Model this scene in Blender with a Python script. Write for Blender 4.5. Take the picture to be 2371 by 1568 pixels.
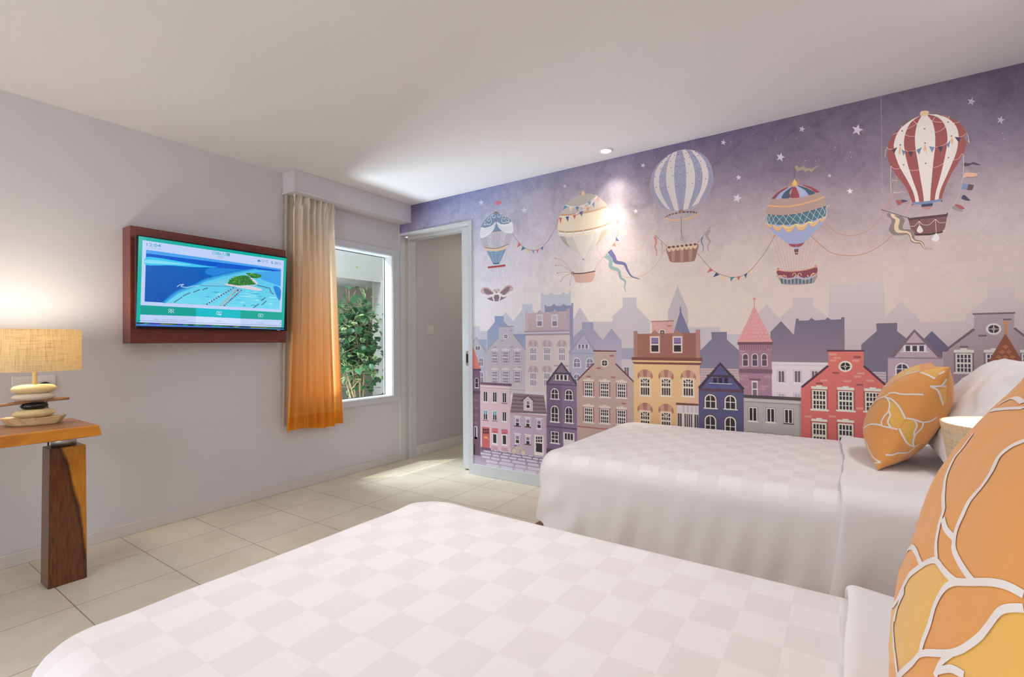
import bpy, bmesh, math, random
import numpy as np
from mathutils import Vector, Matrix
from mathutils.geometry import tessellate_polygon
from mathutils.bvhtree import BVHTree
C = bpy.context.scene.collection
SC = bpy.context.scene
for o in list(bpy.data.objects): bpy.data.objects.remove(o)
random.seed(7)
# ------------------------------------------------------------------ camera
W, H, F = 2371.0, 1568.0, 1121.0
RM = ((0.8264751817670308, 0.010546272041327794, 0.562874364373777),
      (0.5629235737822178, -0.002211880447081406, -0.8265059937260854),
      (-0.007471546252901528, 0.9999419401799876, -0.0077648094421322745))
CP = (3.496, -3.228, 1.12)
cam_d = bpy.data.cameras.new('camera'); cam = bpy.data.objects.new('camera', cam_d); C.objects.link(cam)
cam_d.sensor_width = 36; cam_d.lens = 36*F/W; cam_d.clip_start = 0.02
m4 = Matrix(RM).to_4x4(); m4.translation = Vector(CP); cam.matrix_world = m4
SC.camera = cam
# ------------------------------------------------------------------ view, world, big lights
SC.view_settings.view_transform = 'Standard'; SC.view_settings.look = 'None'
SC.view_settings.gamma = 1; SC.view_settings.use_curve_mapping = False
SC.view_settings.exposure = 0.0
world = bpy.data.worlds.new('sky'); SC.world = world; world.use_nodes = True
bg = world.node_tree.nodes['Background']; bg.inputs[0].default_value = (0.74, 0.86, 1.0, 1); bg.inputs[1].default_value = 1.3
HC_ = 2.415
def area(name, loc, look, sx, sy, power, col, spread=180):
    d = bpy.data.lights.new(name, 'AREA'); d.shape = 'RECTANGLE'; d.size = sx; d.size_y = sy
    d.energy = power; d.color = col; d.spread = math.radians(spread)
    o = bpy.data.objects.new(name, d); C.objects.link(o); o.location = loc
    o.rotation_euler = (Vector(look)-Vector(loc)).to_track_quat('-Z', 'Y').to_euler(); return o
# daylight through the glazed garden doors behind the camera and through the window of the wall behind the desk
area('daylight_garden_doors', (2.1, -5.35, 1.1), (2.1, 0, 1.1), 3.4, 2.1, 36, (0.98, 0.98, 1.0))
area('bed_side_fill', (4.15, -1.0, HC_-.015), (3.3, -.5, .9), .3, .3, 10, (1.0, 0.965, 0.93), 150)  # added area light out of view, brightens the mural's right end and far bed
area('ceiling_fill', (2.4, -2.2, HC_-.015), (2.4, -2.2, 0), .9, .5, 8.8, (1.0, 0.965, 0.95), 130)  # added area light out of view, stands for assumed ceiling downlights over the beds
area('daylight_courtyard_low', (-1.3, -.6, -.05), (.8, -.4, 1.9), 1.0, .9, 200, (.80, .90, 1.0))
area('daylight_courtyard_sky', (-1.3, -1.1, 3.3), (1.6, -.5, 0), 1.2, 1.2, 260, (.80, .90, 1.0))
sun_d = bpy.data.lights.new('sun', 'SUN'); sun_d.energy = 2.0; sun_d.angle = 0.01; sun_d.color = (1, .95, .86)
sun = bpy.data.objects.new('sun', sun_d); C.objects.link(sun)
sun.rotation_euler = Vector((0.28, 0.30, -1.0)).to_track_quat('-Z', 'Y').to_euler()

# ------------------------------------------------------------------ helpers
def s2l(c): return c/12.92 if c <= 0.04045 else ((c+0.055)/1.055)**2.4
def rgb(*c): return tuple(s2l(v/255.0) for v in c)
def wray(px, py):
    v = (px-W/2, -(py-H/2), -F)
    return Vector([sum(RM[i][k]*v[k] for k in range(3)) for i in range(3)])
def at(px, py, ax, val):
    """point of the plane axis ax = val seen at photo pixel px, py"""
    r = wray(px, py); t = (val-CP[ax])/r[ax]
    return Vector([CP[i]+t*r[i] for i in range(3)])
def link(name, me, mat=None, parent=None, smooth=False):
    o = bpy.data.objects.new(name, me); C.objects.link(o)
    if mat is not None and not len(me.materials): me.materials.append(mat)
    if parent is not None: o.parent = parent
    if smooth:
        for p in me.polygons: p.use_smooth = True
    return o
def obj(name, bm, mat, parent=None, smooth=False):
    me = bpy.data.meshes.new(name); bm.normal_update(); bm.to_mesh(me); bm.free()
    return link(name, me, mat, parent, smooth)
def tag(o, label=None, cat=None, group=None, kind=None):
    if label: o['label'] = label
    if cat: o['category'] = cat
    if group: o['group'] = group
    if kind: o['kind'] = kind
    return o
def thing(name, label, cat, loc=(0, 0, 0), group=None):
    o = bpy.data.objects.new(name, None); C.objects.link(o); o.location = loc
    o.empty_display_size = .1
    return tag(o, label, cat, group)
def box(bm, x0, x1, y0, y1, z0, z1, bev=0, seg=2):
    b2 = bmesh.new() if bev else bm
    vs = [b2.verts.new((x, y, z)) for z in (z0, z1) for y in (y0, y1) for x in (x0, x1)]
    for f in ((0, 2, 3, 1), (4, 5, 7, 6), (0, 1, 5, 4), (1, 3, 7, 5), (3, 2, 6, 7), (2, 0, 4, 6)):
        b2.faces.new([vs[i] for i in f])
    if bev:
        bmesh.ops.bevel(b2, geom=b2.edges[:], offset=bev, segments=seg, affect='EDGES', profile=.5)
        me = bpy.data.meshes.new('t'); b2.to_mesh(me); b2.free(); bm.from_mesh(me); bpy.data.meshes.remove(me)
    return bm
def bx(name, x0, x1, y0, y1, z0, z1, mat, parent=None, bev=0, seg=2, kind=None):
    o = obj(name, box(bmesh.new(), x0, x1, y0, y1, z0, z1, bev, seg), mat, parent)
    if kind: o['kind'] = kind
    return o
def lathe(bm, prof, c=(0, 0, 0), n=48, sx=1, sy=1, cap=True):
    rings = []
    for r, z in prof:
        rings.append([bm.verts.new((c[0]+r*sx*math.cos(2*math.pi*i/n), c[1]+r*sy*math.sin(2*math.pi*i/n), c[2]+z)) for i in range(n)])
    for a, b in zip(rings, rings[1:]):
        for i in range(n): bm.faces.new((a[i], a[(i+1) % n], b[(i+1) % n], b[i]))
    if cap:
        bm.faces.new(rings[0][::-1]); bm.faces.new(rings[-1])
    return bm
def tube(bm, pts, rad, n=10):
    pts = [Vector(p) for p in pts]; rings = []
    rads = rad if isinstance(rad, (list, tuple)) else [rad]*len(pts)
    for i, p in enumerate(pts):
        d = (pts[min(i+1, len(pts)-1)]-pts[max(i-1, 0)]).normalized()
        u = d.cross(Vector((0, 0, 1)))
        if u.length < .1: u = d.cross(Vector((1, 0, 0)))
        u.normalize(); v = d.cross(u)
        rings.append([bm.verts.new(p+(u*math.cos(2*math.pi*k/n)+v*math.sin(2*math.pi*k/n))*rads[i]) for k in range(n)])
    for a, b in zip(rings, rings[1:]):
        for k in range(n): bm.faces.new((a[k], b[k], b[(k+1) % n], a[(k+1) % n]))
    bm.faces.new(rings[0]); bm.faces.new(rings[-1][::-1])
    return bm
def grid_mesh(name, nu, nv, fn, wrap_u=False):
    vs = [tuple(fn(i/(nu if wrap_u else nu-1), j/(nv-1))) for j in range(nv) for i in range(nu)]
    fs = []
    for j in range(nv-1):
        for i in range(nu if wrap_u else nu-1):
            a = j*nu+i; b = j*nu+(i+1) % nu
            fs.append((a, b, b+nu, a+nu))
    me = bpy.data.meshes.new(name); me.from_pydata(vs, [], fs); me.update(); return me
def spline(pts, n=8, closed=False):
    """Catmull-Rom through 2-D/3-D points"""
    P = [Vector(p) for p in pts]; out = []; N = len(P)
    for i in range(N if closed else N-1):
        if closed: a, b, c, d = P[i-1], P[i], P[(i+1) % N], P[(i+2) % N]
        else: a, b, c, d = P[max(i-1, 0)], P[i], P[i+1], P[min(i+2, N-1)]
        for k in range(n):
            t = k/n
            out.append(0.5*((2*b)+(c-a)*t+(2*a-5*b+4*c-d)*t*t+(3*b-a-3*c+d)*t*t*t))
    if not closed: out.append(P[-1])
    return out
def smooth_noise(x, y, seed=0):
    v = 0
    for k, (f, a) in enumerate(((1, 1), (2.1, .5), (4.3, .25))):
        v += a*math.sin(f*x*1.7+seed*1.3+k*2.1+math.sin(f*y*1.1+seed+k))*math.cos(f*y*1.9+seed*.7+k*1.7+math.sin(f*x*.9+k))
    return v

# ------------------------------------------------------------------ materials
class NT:
    def __init__(s, name):
        s.m = bpy.data.materials.new(name); s.m.use_nodes = True; s.t = s.m.node_tree
        s.b = s.t.nodes['Principled BSDF']; s.out = s.t.nodes['Material Output']
    def n(s, typ, **kw):
        nd = s.t.nodes.new(typ)
        for k, v in kw.items():
            if k.startswith('i_'):
                key = k[2:]; key = int(key) if key.isdigit() else key.replace('_', ' ')
                nd.inputs[key].default_value = v
            else: setattr(nd, k, v)
        return nd
    def l(s, a, b): s.t.links.new(a, b)
    def ramp(s, fac, stops, interp='LINEAR'):
        r = s.n('ShaderNodeValToRGB'); cr = r.color_ramp; cr.interpolation = interp
        while len(cr.elements) < len(stops): cr.elements.new(.5)
        for e, (p, c) in zip(cr.elements, stops): e.position = p; e.color = (*c, 1) if len(c) == 3 else c
        s.l(fac, r.inputs[0]); return r.outputs[0]
    def bump(s, h, strength=.3, dist=.002):
        b = s.n('ShaderNodeBump', i_Strength=strength, i_Distance=dist); s.l(h, b.inputs['Height']); s.l(b.outputs[0], s.b.inputs['Normal'])
    def mix(s, fac, a, b, mode='MIX'):
        x = s.n('ShaderNodeMix', data_type='RGBA', blend_type=mode)
        for sock, v in ((x.inputs[0], fac), (x.inputs[6], a), (x.inputs[7], b)):
            if hasattr(v, 'is_output'): s.l(v, sock)
            elif isinstance(v, (int, float)): sock.default_value = v
            else: sock.default_value = (*v, 1)
        return x.outputs[2]
    def obj(s, scale=(1, 1, 1), rot=(0, 0, 0)):
        t = s.n('ShaderNodeTexCoord'); mp = s.n('ShaderNodeMapping'); mp.inputs['Scale'].default_value = scale; mp.inputs['Rotation'].default_value = rot
        s.l(t.outputs['Object'], mp.inputs[0]); return mp.outputs[0]
    def noise(s, vec, scale, detail=4, rough=.5, dist=0):
        n = s.n('ShaderNodeTexNoise', i_Scale=scale, i_Detail=detail, i_Roughness=rough, i_Distortion=dist); s.l(vec, n.inputs['Vector']); return n.outputs[0]
    def done(s, rough=.5, spec=None, metal=0):
        s.b.inputs['Roughness'].default_value = rough; s.b.inputs['Metallic'].default_value = metal
        if spec is not None: s.b.inputs['Specular IOR Level'].default_value = spec
        return s.m
def paint(name, c, rough=.6, var=.03, bump=.04, scale=40, spec=.3, metal=0):
    t = NT(name); v = t.obj(); n = t.noise(v, 3, 3); c2 = tuple(x*(1-var*2) for x in c)
    t.l(t.ramp(n, [(.3, c), (.7, c2)]), t.b.inputs['Base Color'])
    if bump: t.bump(t.noise(v, scale, 4), bump, .002)
    return t.done(rough, spec, metal)
M = {}
M['wall'] = paint('wall_paint', rgb(213, 209, 211), .75, .01, .06, 60)
M['ceil'] = paint('ceiling_paint', rgb(230, 225, 225), .85, .01, .04, 50)
M['white'] = paint('white_gloss_paint', rgb(232, 229, 228), .35, .01, .02)
M['skirt'] = paint('skirting_paint', rgb(214, 206, 202), .5, .01, .02)
M['white2'] = paint('white_lacquer', rgb(208, 209, 212), .3, .01, .01)
M['jamb'] = paint('cream_jamb_paint', rgb(206, 196, 188), .5, .01, .02)
M['black'] = paint('black_plastic', (.008, .007, .007), .25, 0, 0)
M['plastic'] = paint('white_plastic', rgb(232, 228, 224), .3, 0, 0)
M['steel'] = paint('brushed_steel', rgb(200, 198, 195), .45, .05, .02, metal=1)
M['metal_grey'] = paint('satin_nickel', rgb(165, 172, 165), .35, .02, 0, metal=.9)
M['concrete'] = paint('court_render', rgb(168, 160, 148), .85, .04, .08)
M['courtwhite'] = paint('court_white', rgb(182, 178, 170), .8, .02, .05)
def wood(name, stops, scale=(1, 9, 9), ns=3.2, rough=.3, coat=.25, ring=8, rot=(0, 0, 0)):
    t = NT(name); v = t.obj(scale, rot); n1 = t.noise(v, ns, 5, .55, 1.2)
    v2 = t.obj(tuple(a*6 for a in scale), rot); n2 = t.noise(v2, 7, 4, .6)
    a = t.n('ShaderNodeMath', operation='MULTIPLY_ADD'); t.l(n2, a.inputs[0]); a.inputs[1].default_value = .22; t.l(n1, a.inputs[2])
    t.l(t.ramp(a.outputs[0], stops), t.b.inputs['Base Color'])
    t.b.inputs['Coat Weight'].default_value = coat; t.b.inputs['Coat Roughness'].default_value = .25
    t.bump(n2, .08, .001); return t.done(rough, .4)
M['tvwood'] = wood('red_mahogany_veneer', [(.35, rgb(84, 32, 24)), (.6, rgb(122, 52, 38)), (.8, rgb(100, 40, 30))], (3, 1.2, 22), 3)
M['tablewood'] = wood('golden_acacia', [(.35, rgb(120, 62, 26)), (.52, rgb(196, 120, 30)), (.75, rgb(214, 142, 44))], (8, 1.2, 12), 2.5)
M['bedwood'] = wood('bed_base_teak', [(.35, rgb(112, 58, 22)), (.7, rgb(166, 96, 40))], (2, 9, 9), 2.5)
def top_wood():
    t = NT('table_top_acacia'); v = t.obj((9, 1.1, 3)); n1 = t.noise(v, 2.2, 5, .55, .8)
    v2 = t.obj((60, 4, 20)); n2 = t.noise(v2, 5, 4, .6)
    a = t.n('ShaderNodeMath', operation='MULTIPLY_ADD'); t.l(n2, a.inputs[0]); a.inputs[1].default_value = .2; t.l(n1, a.inputs[2])
    heart = t.ramp(a.outputs[0], [(.35, rgb(112, 68, 44)), (.6, rgb(146, 96, 62)), (.8, rgb(124, 78, 50))])
    sap = t.ramp(a.outputs[0], [(.35, rgb(176, 104, 30)), (.6, rgb(212, 136, 36)), (.8, rgb(196, 122, 30))])
    tc = t.n('ShaderNodeTexCoord'); sx = t.n('ShaderNodeSeparateXYZ'); t.l(tc.outputs['Object'], sx.inputs[0])
    t.l(t.mix(t.ramp(sx.outputs[0], [(.618, (0, 0, 0)), (.634, (1, 1, 1))]), heart, sap), t.b.inputs['Base Color'])
    t.b.inputs['Coat Weight'].default_value = .15; return t.done(.42, .4)
M['tabletop'] = top_wood()
def leg_wood():
    t = NT('leg_acacia'); tc = t.n('ShaderNodeTexCoord'); sx = t.n('ShaderNodeSeparateXYZ'); t.l(tc.outputs['Object'], sx.inputs[0])
    v = t.obj((3, 5, 1.2)); n = t.noise(v, 2.6, 3, .5, .6); v2 = t.obj((30, 40, 3)); n2 = t.noise(v2, 4, 5, .6, .3)
    # sapwood band: local y position plus a slow wave against height
    w = t.n('ShaderNodeMath', operation='MULTIPLY'); t.l(sx.outputs[2], w.inputs[0]); w.inputs[1].default_value = 4.2
    ww = t.n('ShaderNodeMath', operation='SINE'); t.l(w.outputs[0], ww.inputs[0])
    a = t.n('ShaderNodeMath', operation='MULTIPLY_ADD'); t.l(ww.outputs[0], a.inputs[0]); a.inputs[1].default_value = -.030; t.l(sx.outputs[1], a.inputs[2])
    h = t.n('ShaderNodeMath', operation='MULTIPLY_ADD'); t.l(sx.outputs[2], h.inputs[0]); h.inputs[1].default_value = .16; t.l(a.outputs[0], h.inputs[2])
    b = t.n('ShaderNodeMath', operation='MULTIPLY_ADD'); t.l(n, b.inputs[0]); b.inputs[1].default_value = .05; t.l(h.outputs[0], b.inputs[2])
    mr = t.n('ShaderNodeMapRange'); mr.inputs[1].default_value = .055; mr.inputs[2].default_value = .135; t.l(b.outputs[0], mr.inputs[0])
    heart = t.ramp(n2, [(.3, rgb(66, 34, 16)), (.6, rgb(112, 62, 28)), (.8, rgb(82, 44, 22))])
    col = t.ramp(mr.outputs[0], [(0, (0, 0, 0)), (.42, (0, 0, 0)), (.58, (1, 1, 1))])
    sap = t.ramp(n2, [(.3, rgb(168, 104, 22)), (.7, rgb(206, 138, 36))])
    dark = t.ramp(mr.outputs[0], [(.25, (1, 1, 1)), (.42, (.42, .36, .34)), (.56, (1, 1, 1))])
    t.l(t.mix(1.0, t.mix(col, heart, sap), dark, 'MULTIPLY'), t.b.inputs['Base Color'])
    t.b.inputs['Coat Weight'].default_value = .25; return t.done(.35, .4)
M['legwood'] = leg_wood()
def tiles():
    t = NT('terrazzo_tiles'); tc = t.n('ShaderNodeTexCoord'); sx = t.n('ShaderNodeSeparateXYZ'); t.l(tc.outputs['Object'], sx.inputs[0])
    masks = []
    for k, (off, sp) in enumerate(((.365, .395), (.128, .3845))):
        a = t.n('ShaderNodeMath', operation='SUBTRACT'); t.l(sx.outputs[k], a.inputs[0]); a.inputs[1].default_value = off
        w = t.n('ShaderNodeMath', operation='PINGPONG'); t.l(a.outputs[0], w.inputs[0]); w.inputs[1].default_value = sp/2
        # pingpong of (p) with scale sp/2 is 0 on the joints
        g = t.n('ShaderNodeMath', operation='LESS_THAN'); t.l(w.outputs[0], g.inputs[0]); g.inputs[1].default_value = .0019
        masks.append(g.outputs[0])
        fl = t.n('ShaderNodeMath', operation='DIVIDE'); t.l(a.outputs[0], fl.inputs[0]); fl.inputs[1].default_value = sp
        f2 = t.n('ShaderNodeMath', operation='FLOOR'); t.l(fl.outputs[0], f2.inputs[0]); masks.append(f2.outputs[0])
    cell = t.n('ShaderNodeCombineXYZ'); t.l(masks[1], cell.inputs[0]); t.l(masks[3], cell.inputs[1])
    wn = t.n('ShaderNodeTexWhiteNoise', noise_dimensions='3D'); t.l(cell.outputs[0], wn.inputs[0])
    mx = t.n('ShaderNodeMath', operation='MAXIMUM'); t.l(masks[0], mx.inputs[0]); t.l(masks[2], mx.inputs[1])
    v = t.obj(); base = t.ramp(t.noise(v, 2.6, 5, .6), [(.3, rgb(236, 226, 204)), (.7, rgb(218, 207, 184))])
    tone = t.ramp(wn.outputs[0], [(0, (.93, .93, .93)), (1, (1, 1, 1))])
    base = t.mix(1.0, base, tone, 'MULTIPLY')
    vo = t.n('ShaderNodeTexVoronoi', i_Scale=210); t.l(v, vo.inputs['Vector'])
    sp = t.ramp(vo.outputs['Distance'], [(.10, (.62, .58, .52)), (.22, (1, 1, 1))])
    vo2 = t.n('ShaderNodeTexVoronoi', i_Scale=90); t.l(v, vo2.inputs['Vector'])
    sp2 = t.ramp(vo2.outputs['Distance'], [(.05, (.55, .5, .45)), (.10, (1, 1, 1))])
    base = t.mix(.8, base, sp, 'MULTIPLY'); base = t.mix(.9, base, sp2, 'MULTIPLY')
    t.l(t.mix(mx.outputs[0], base, rgb(150, 136, 116)), t.b.inputs['Base Color'])
    inv = t.n('ShaderNodeMath', operation='SUBTRACT', i_0=1.0); t.l(mx.outputs[0], inv.inputs[1]); t.bump(inv.outputs[0], .5, .002)
    return t.done(.38, .35)
M['floor'] = tiles()
def linen(name, c, bump=.1, trans=0.0, weave=420, rough=.85, check=None, wr=0.0):
    t = NT(name); v = t.obj(); n = t.noise(v, weave, 2)
    col = None
    if check:
        tc = t.n('ShaderNodeTexCoord'); mp = t.n('ShaderNodeMapping'); mp.inputs['Scale'].default_value = (1/.0765, 1/.0905, 1); mp.inputs['Location'].default_value = (.42, .6, .5)
        t.l(tc.outputs['Object'], mp.inputs[0]); ck = t.n('ShaderNodeTexChecker', i_Scale=1.0); t.l(mp.outputs[0], ck.inputs[0])
        sz = t.n('ShaderNodeSeparateXYZ'); t.l(tc.outputs['Object'], sz.inputs[0])
        lim = t.ramp(sz.outputs[2], [(.545, (0, 0, 0)), (.59, (1, 1, 1))])
        fac = t.n('ShaderNodeMath', operation='MULTIPLY'); t.l(ck.outputs[1], fac.inputs[0]); t.l(lim, fac.inputs[1])
        col = t.mix(fac.outputs[0], c, check); t.l(col, t.b.inputs['Base Color'])
    else: t.b.inputs['Base Color'].default_value = (*c, 1)
    h = n
    if wr:
        v2 = t.obj((1, 1, .35)); n2 = t.noise(v2, 9, 3, .5, .6)
        a = t.n('ShaderNodeMath', operation='MULTIPLY_ADD'); t.l(n2, a.inputs[0]); a.inputs[1].default_value = wr*30; t.l(n, a.inputs[2]); h = a.outputs[0]
    t.bump(h, bump, .001)
    t.b.inputs['Sheen Weight'].default_value = .15
    t.done(rough, .2)
    if trans:
        tr = t.n('ShaderNodeBsdfTranslucent'); tr.inputs[0].default_value = (*c, 1)
        mx = t.n('ShaderNodeMixShader', i_0=trans); t.l(t.b.outputs[0], mx.inputs[1]); t.l(tr.outputs[0], mx.inputs[2]); t.l(mx.outputs[0], t.out.inputs[0])
    return t.m
M['duvet'] = linen('white_satin_check', rgb(244, 239, 239), .08, 0, 420, .6, check=rgb(238, 232, 232))
M['sheet'] = linen('white_cotton', rgb(243, 239, 240), .12, 0, 420, .8, wr=.12)
M['pillow'] = linen('white_pillow_cotton', rgb(241, 238, 240), .15, 0, 400, .8, wr=.15)
M['liner'] = linen('beige_curtain_lining', rgb(214, 200, 182), .1, .3, 300)
M['mattress'] = linen('mattress_ticking', rgb(230, 226, 222), .1)
def ombre():
    t = NT('ombre_linen'); tc = t.n('ShaderNodeTexCoord'); sz = t.n('ShaderNodeSeparateXYZ'); t.l(tc.outputs['Object'], sz.inputs[0])
    mr = t.n('ShaderNodeMapRange'); mr.inputs[1].default_value = .44; mr.inputs[2].default_value = 2.27; t.l(sz.outputs[2], mr.inputs[0])
    col = t.ramp(mr.outputs[0], [(0, rgb(244, 158, 50)), (.068, rgb(244, 158, 52)), (.074, rgb(248, 172, 76)), (.25, rgb(253, 192, 120)), (.5, rgb(252, 212, 166)), (.72, rgb(248, 226, 200)), (1, rgb(248, 236, 222))])
    v = t.obj((1, 1, 30)); n = t.noise(v, 18, 3, .6); v2 = t.obj((1, 60, 2)); n2 = t.noise(v2, 14, 3, .6)
    col = t.mix(.2, col, t.ramp(n, [(.3, (.86, .84, .82)), (.7, (1, 1, 1))]), 'MULTIPLY')
    t.l(col, t.b.inputs['Base Color']); t.bump(n, .15, .001); t.done(.85, .2)
    tr = t.n('ShaderNodeBsdfTranslucent'); t.l(col, tr.inputs[0])
    mx = t.n('ShaderNodeMixShader', i_0=.28); t.l(t.b.outputs[0], mx.inputs[1]); t.l(tr.outputs[0], mx.inputs[2]); t.l(mx.outputs[0], t.out.inputs[0])
    return t.m
M['ombre'] = ombre()
def burlap(name, c1, c2, trans, sc=(1, 1, 1), inner=None):
    t = NT(name); a = t.noise(t.obj((8*sc[0], 8*sc[1], 420*sc[2])), 1.6, 3, .6); b = t.noise(t.obj((300*sc[0], 300*sc[1], 8*sc[2])), 1.6, 3, .6)
    m = t.n('ShaderNodeMath', operation='ADD'); t.l(a, m.inputs[0]); t.l(b, m.inputs[1])
    h = t.n('ShaderNodeMath', operation='MULTIPLY', i_1=.5); t.l(m.outputs[0], h.inputs[0])
    col = t.ramp(h.outputs[0], [(.36, c2), (.5, c1), (.62, tuple(min(1, x*1.12) for x in c1))]); t.l(col, t.b.inputs['Base Color'])
    t.bump(h.outputs[0], .3, .001); t.done(.9, .1)
    tr = t.n('ShaderNodeBsdfTranslucent'); t.l(col, tr.inputs[0])
    mx = t.n('ShaderNodeMixShader', i_0=trans); t.l(t.b.outputs[0], mx.inputs[1]); t.l(tr.outputs[0], mx.inputs[2]); t.l(mx.outputs[0], t.out.inputs[0])
    return t.m
M['burlap'] = burlap('raffia_weave', rgb(238, 222, 182), rgb(200, 160, 106), .42)
M['shade2'] = burlap('natural_linen_shade', rgb(238, 216, 182), rgb(206, 178, 138), .3)
M['shade_in'] = paint('shade_lining', rgb(250, 245, 236), .7, 0, 0)
def emis(name, c, s):
    t = NT(name); e = t.n('ShaderNodeEmission'); e.inputs[0].default_value = (*c, 1); e.inputs[1].default_value = s; t.l(e.outputs[0], t.out.inputs[0]); return t.m
M['bulb'] = emis('lamp_glow', (1, .86, .66), 14)
M['led'] = emis('downlight_glow', (1, .96, .9), 25)
def glass():
    t = NT('window_glass'); g = t.n('ShaderNodeBsdfGlossy', i_Roughness=.02); tr = t.n('ShaderNodeBsdfTransparent'); tr.inputs[0].default_value = (.93, .96, .95, 1)
    fr = t.n('ShaderNodeFresnel', i_IOR=1.45); gm = t.n('ShaderNodeNewGeometry'); iv = t.n('ShaderNodeMath', operation='SUBTRACT', i_0=1.0); t.l(gm.outputs['Backfacing'], iv.inputs[1])
    ml = t.n('ShaderNodeMath', operation='MULTIPLY'); t.l(fr.outputs[0], ml.inputs[0]); t.l(iv.outputs[0], ml.inputs[1])
    mx = t.n('ShaderNodeMixShader'); t.l(ml.outputs[0], mx.inputs[0]); t.l(tr.outputs[0], mx.inputs[1]); t.l(g.outputs[0], mx.inputs[2]); t.l(mx.outputs[0], t.out.inputs[0])
    return t.m
M['glass'] = glass()
def vcol(name, emit=0, grunge=False, rough=.75):
    """printed surface: the print's colours are stored per corner"""
    t = NT(name); a = t.n('ShaderNodeVertexColor', layer_name='Col'); col = a.outputs[0]
    if grunge:
        v = t.obj(); n = t.noise(v, 5.5, 8, .72, .8); n2 = t.noise(v, 34, 5, .75, .5)
        g1 = t.ramp(n, [(.30, (.74, .73, .76)), (.5, (1, 1, 1)), (.72, (1.16, 1.15, 1.14))])
        g2 = t.ramp(n2, [(.35, (.88, .88, .90)), (.55, (1, 1, 1)), (.7, (1.07, 1.07, 1.07))])
        col = t.mix(a.outputs[1], col, t.mix(1.0, t.mix(1.0, col, g1, 'MULTIPLY'), g2, 'MULTIPLY'))
    if emit:
        e = t.n('ShaderNodeEmission', i_Strength=emit); t.l(col, e.inputs[0]); g = t.n('ShaderNodeBsdfGlossy', i_Roughness=.12)
        g.inputs[0].default_value = (.04, .04, .04, 1); ad = t.n('ShaderNodeAddShader'); t.l(e.outputs[0], ad.inputs[0]); t.l(g.outputs[0], ad.inputs[1]); t.l(ad.outputs[0], t.out.inputs[0]); return t.m
    t.l(col, t.b.inputs['Base Color']); t.bump(t.noise(t.obj(), 260, 3), .12, .0006); return t.done(rough, .2)
M['mural'] = vcol('printed_mural', grunge=True)
M['screen'] = vcol('tv_picture', emit=1.0)
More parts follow.
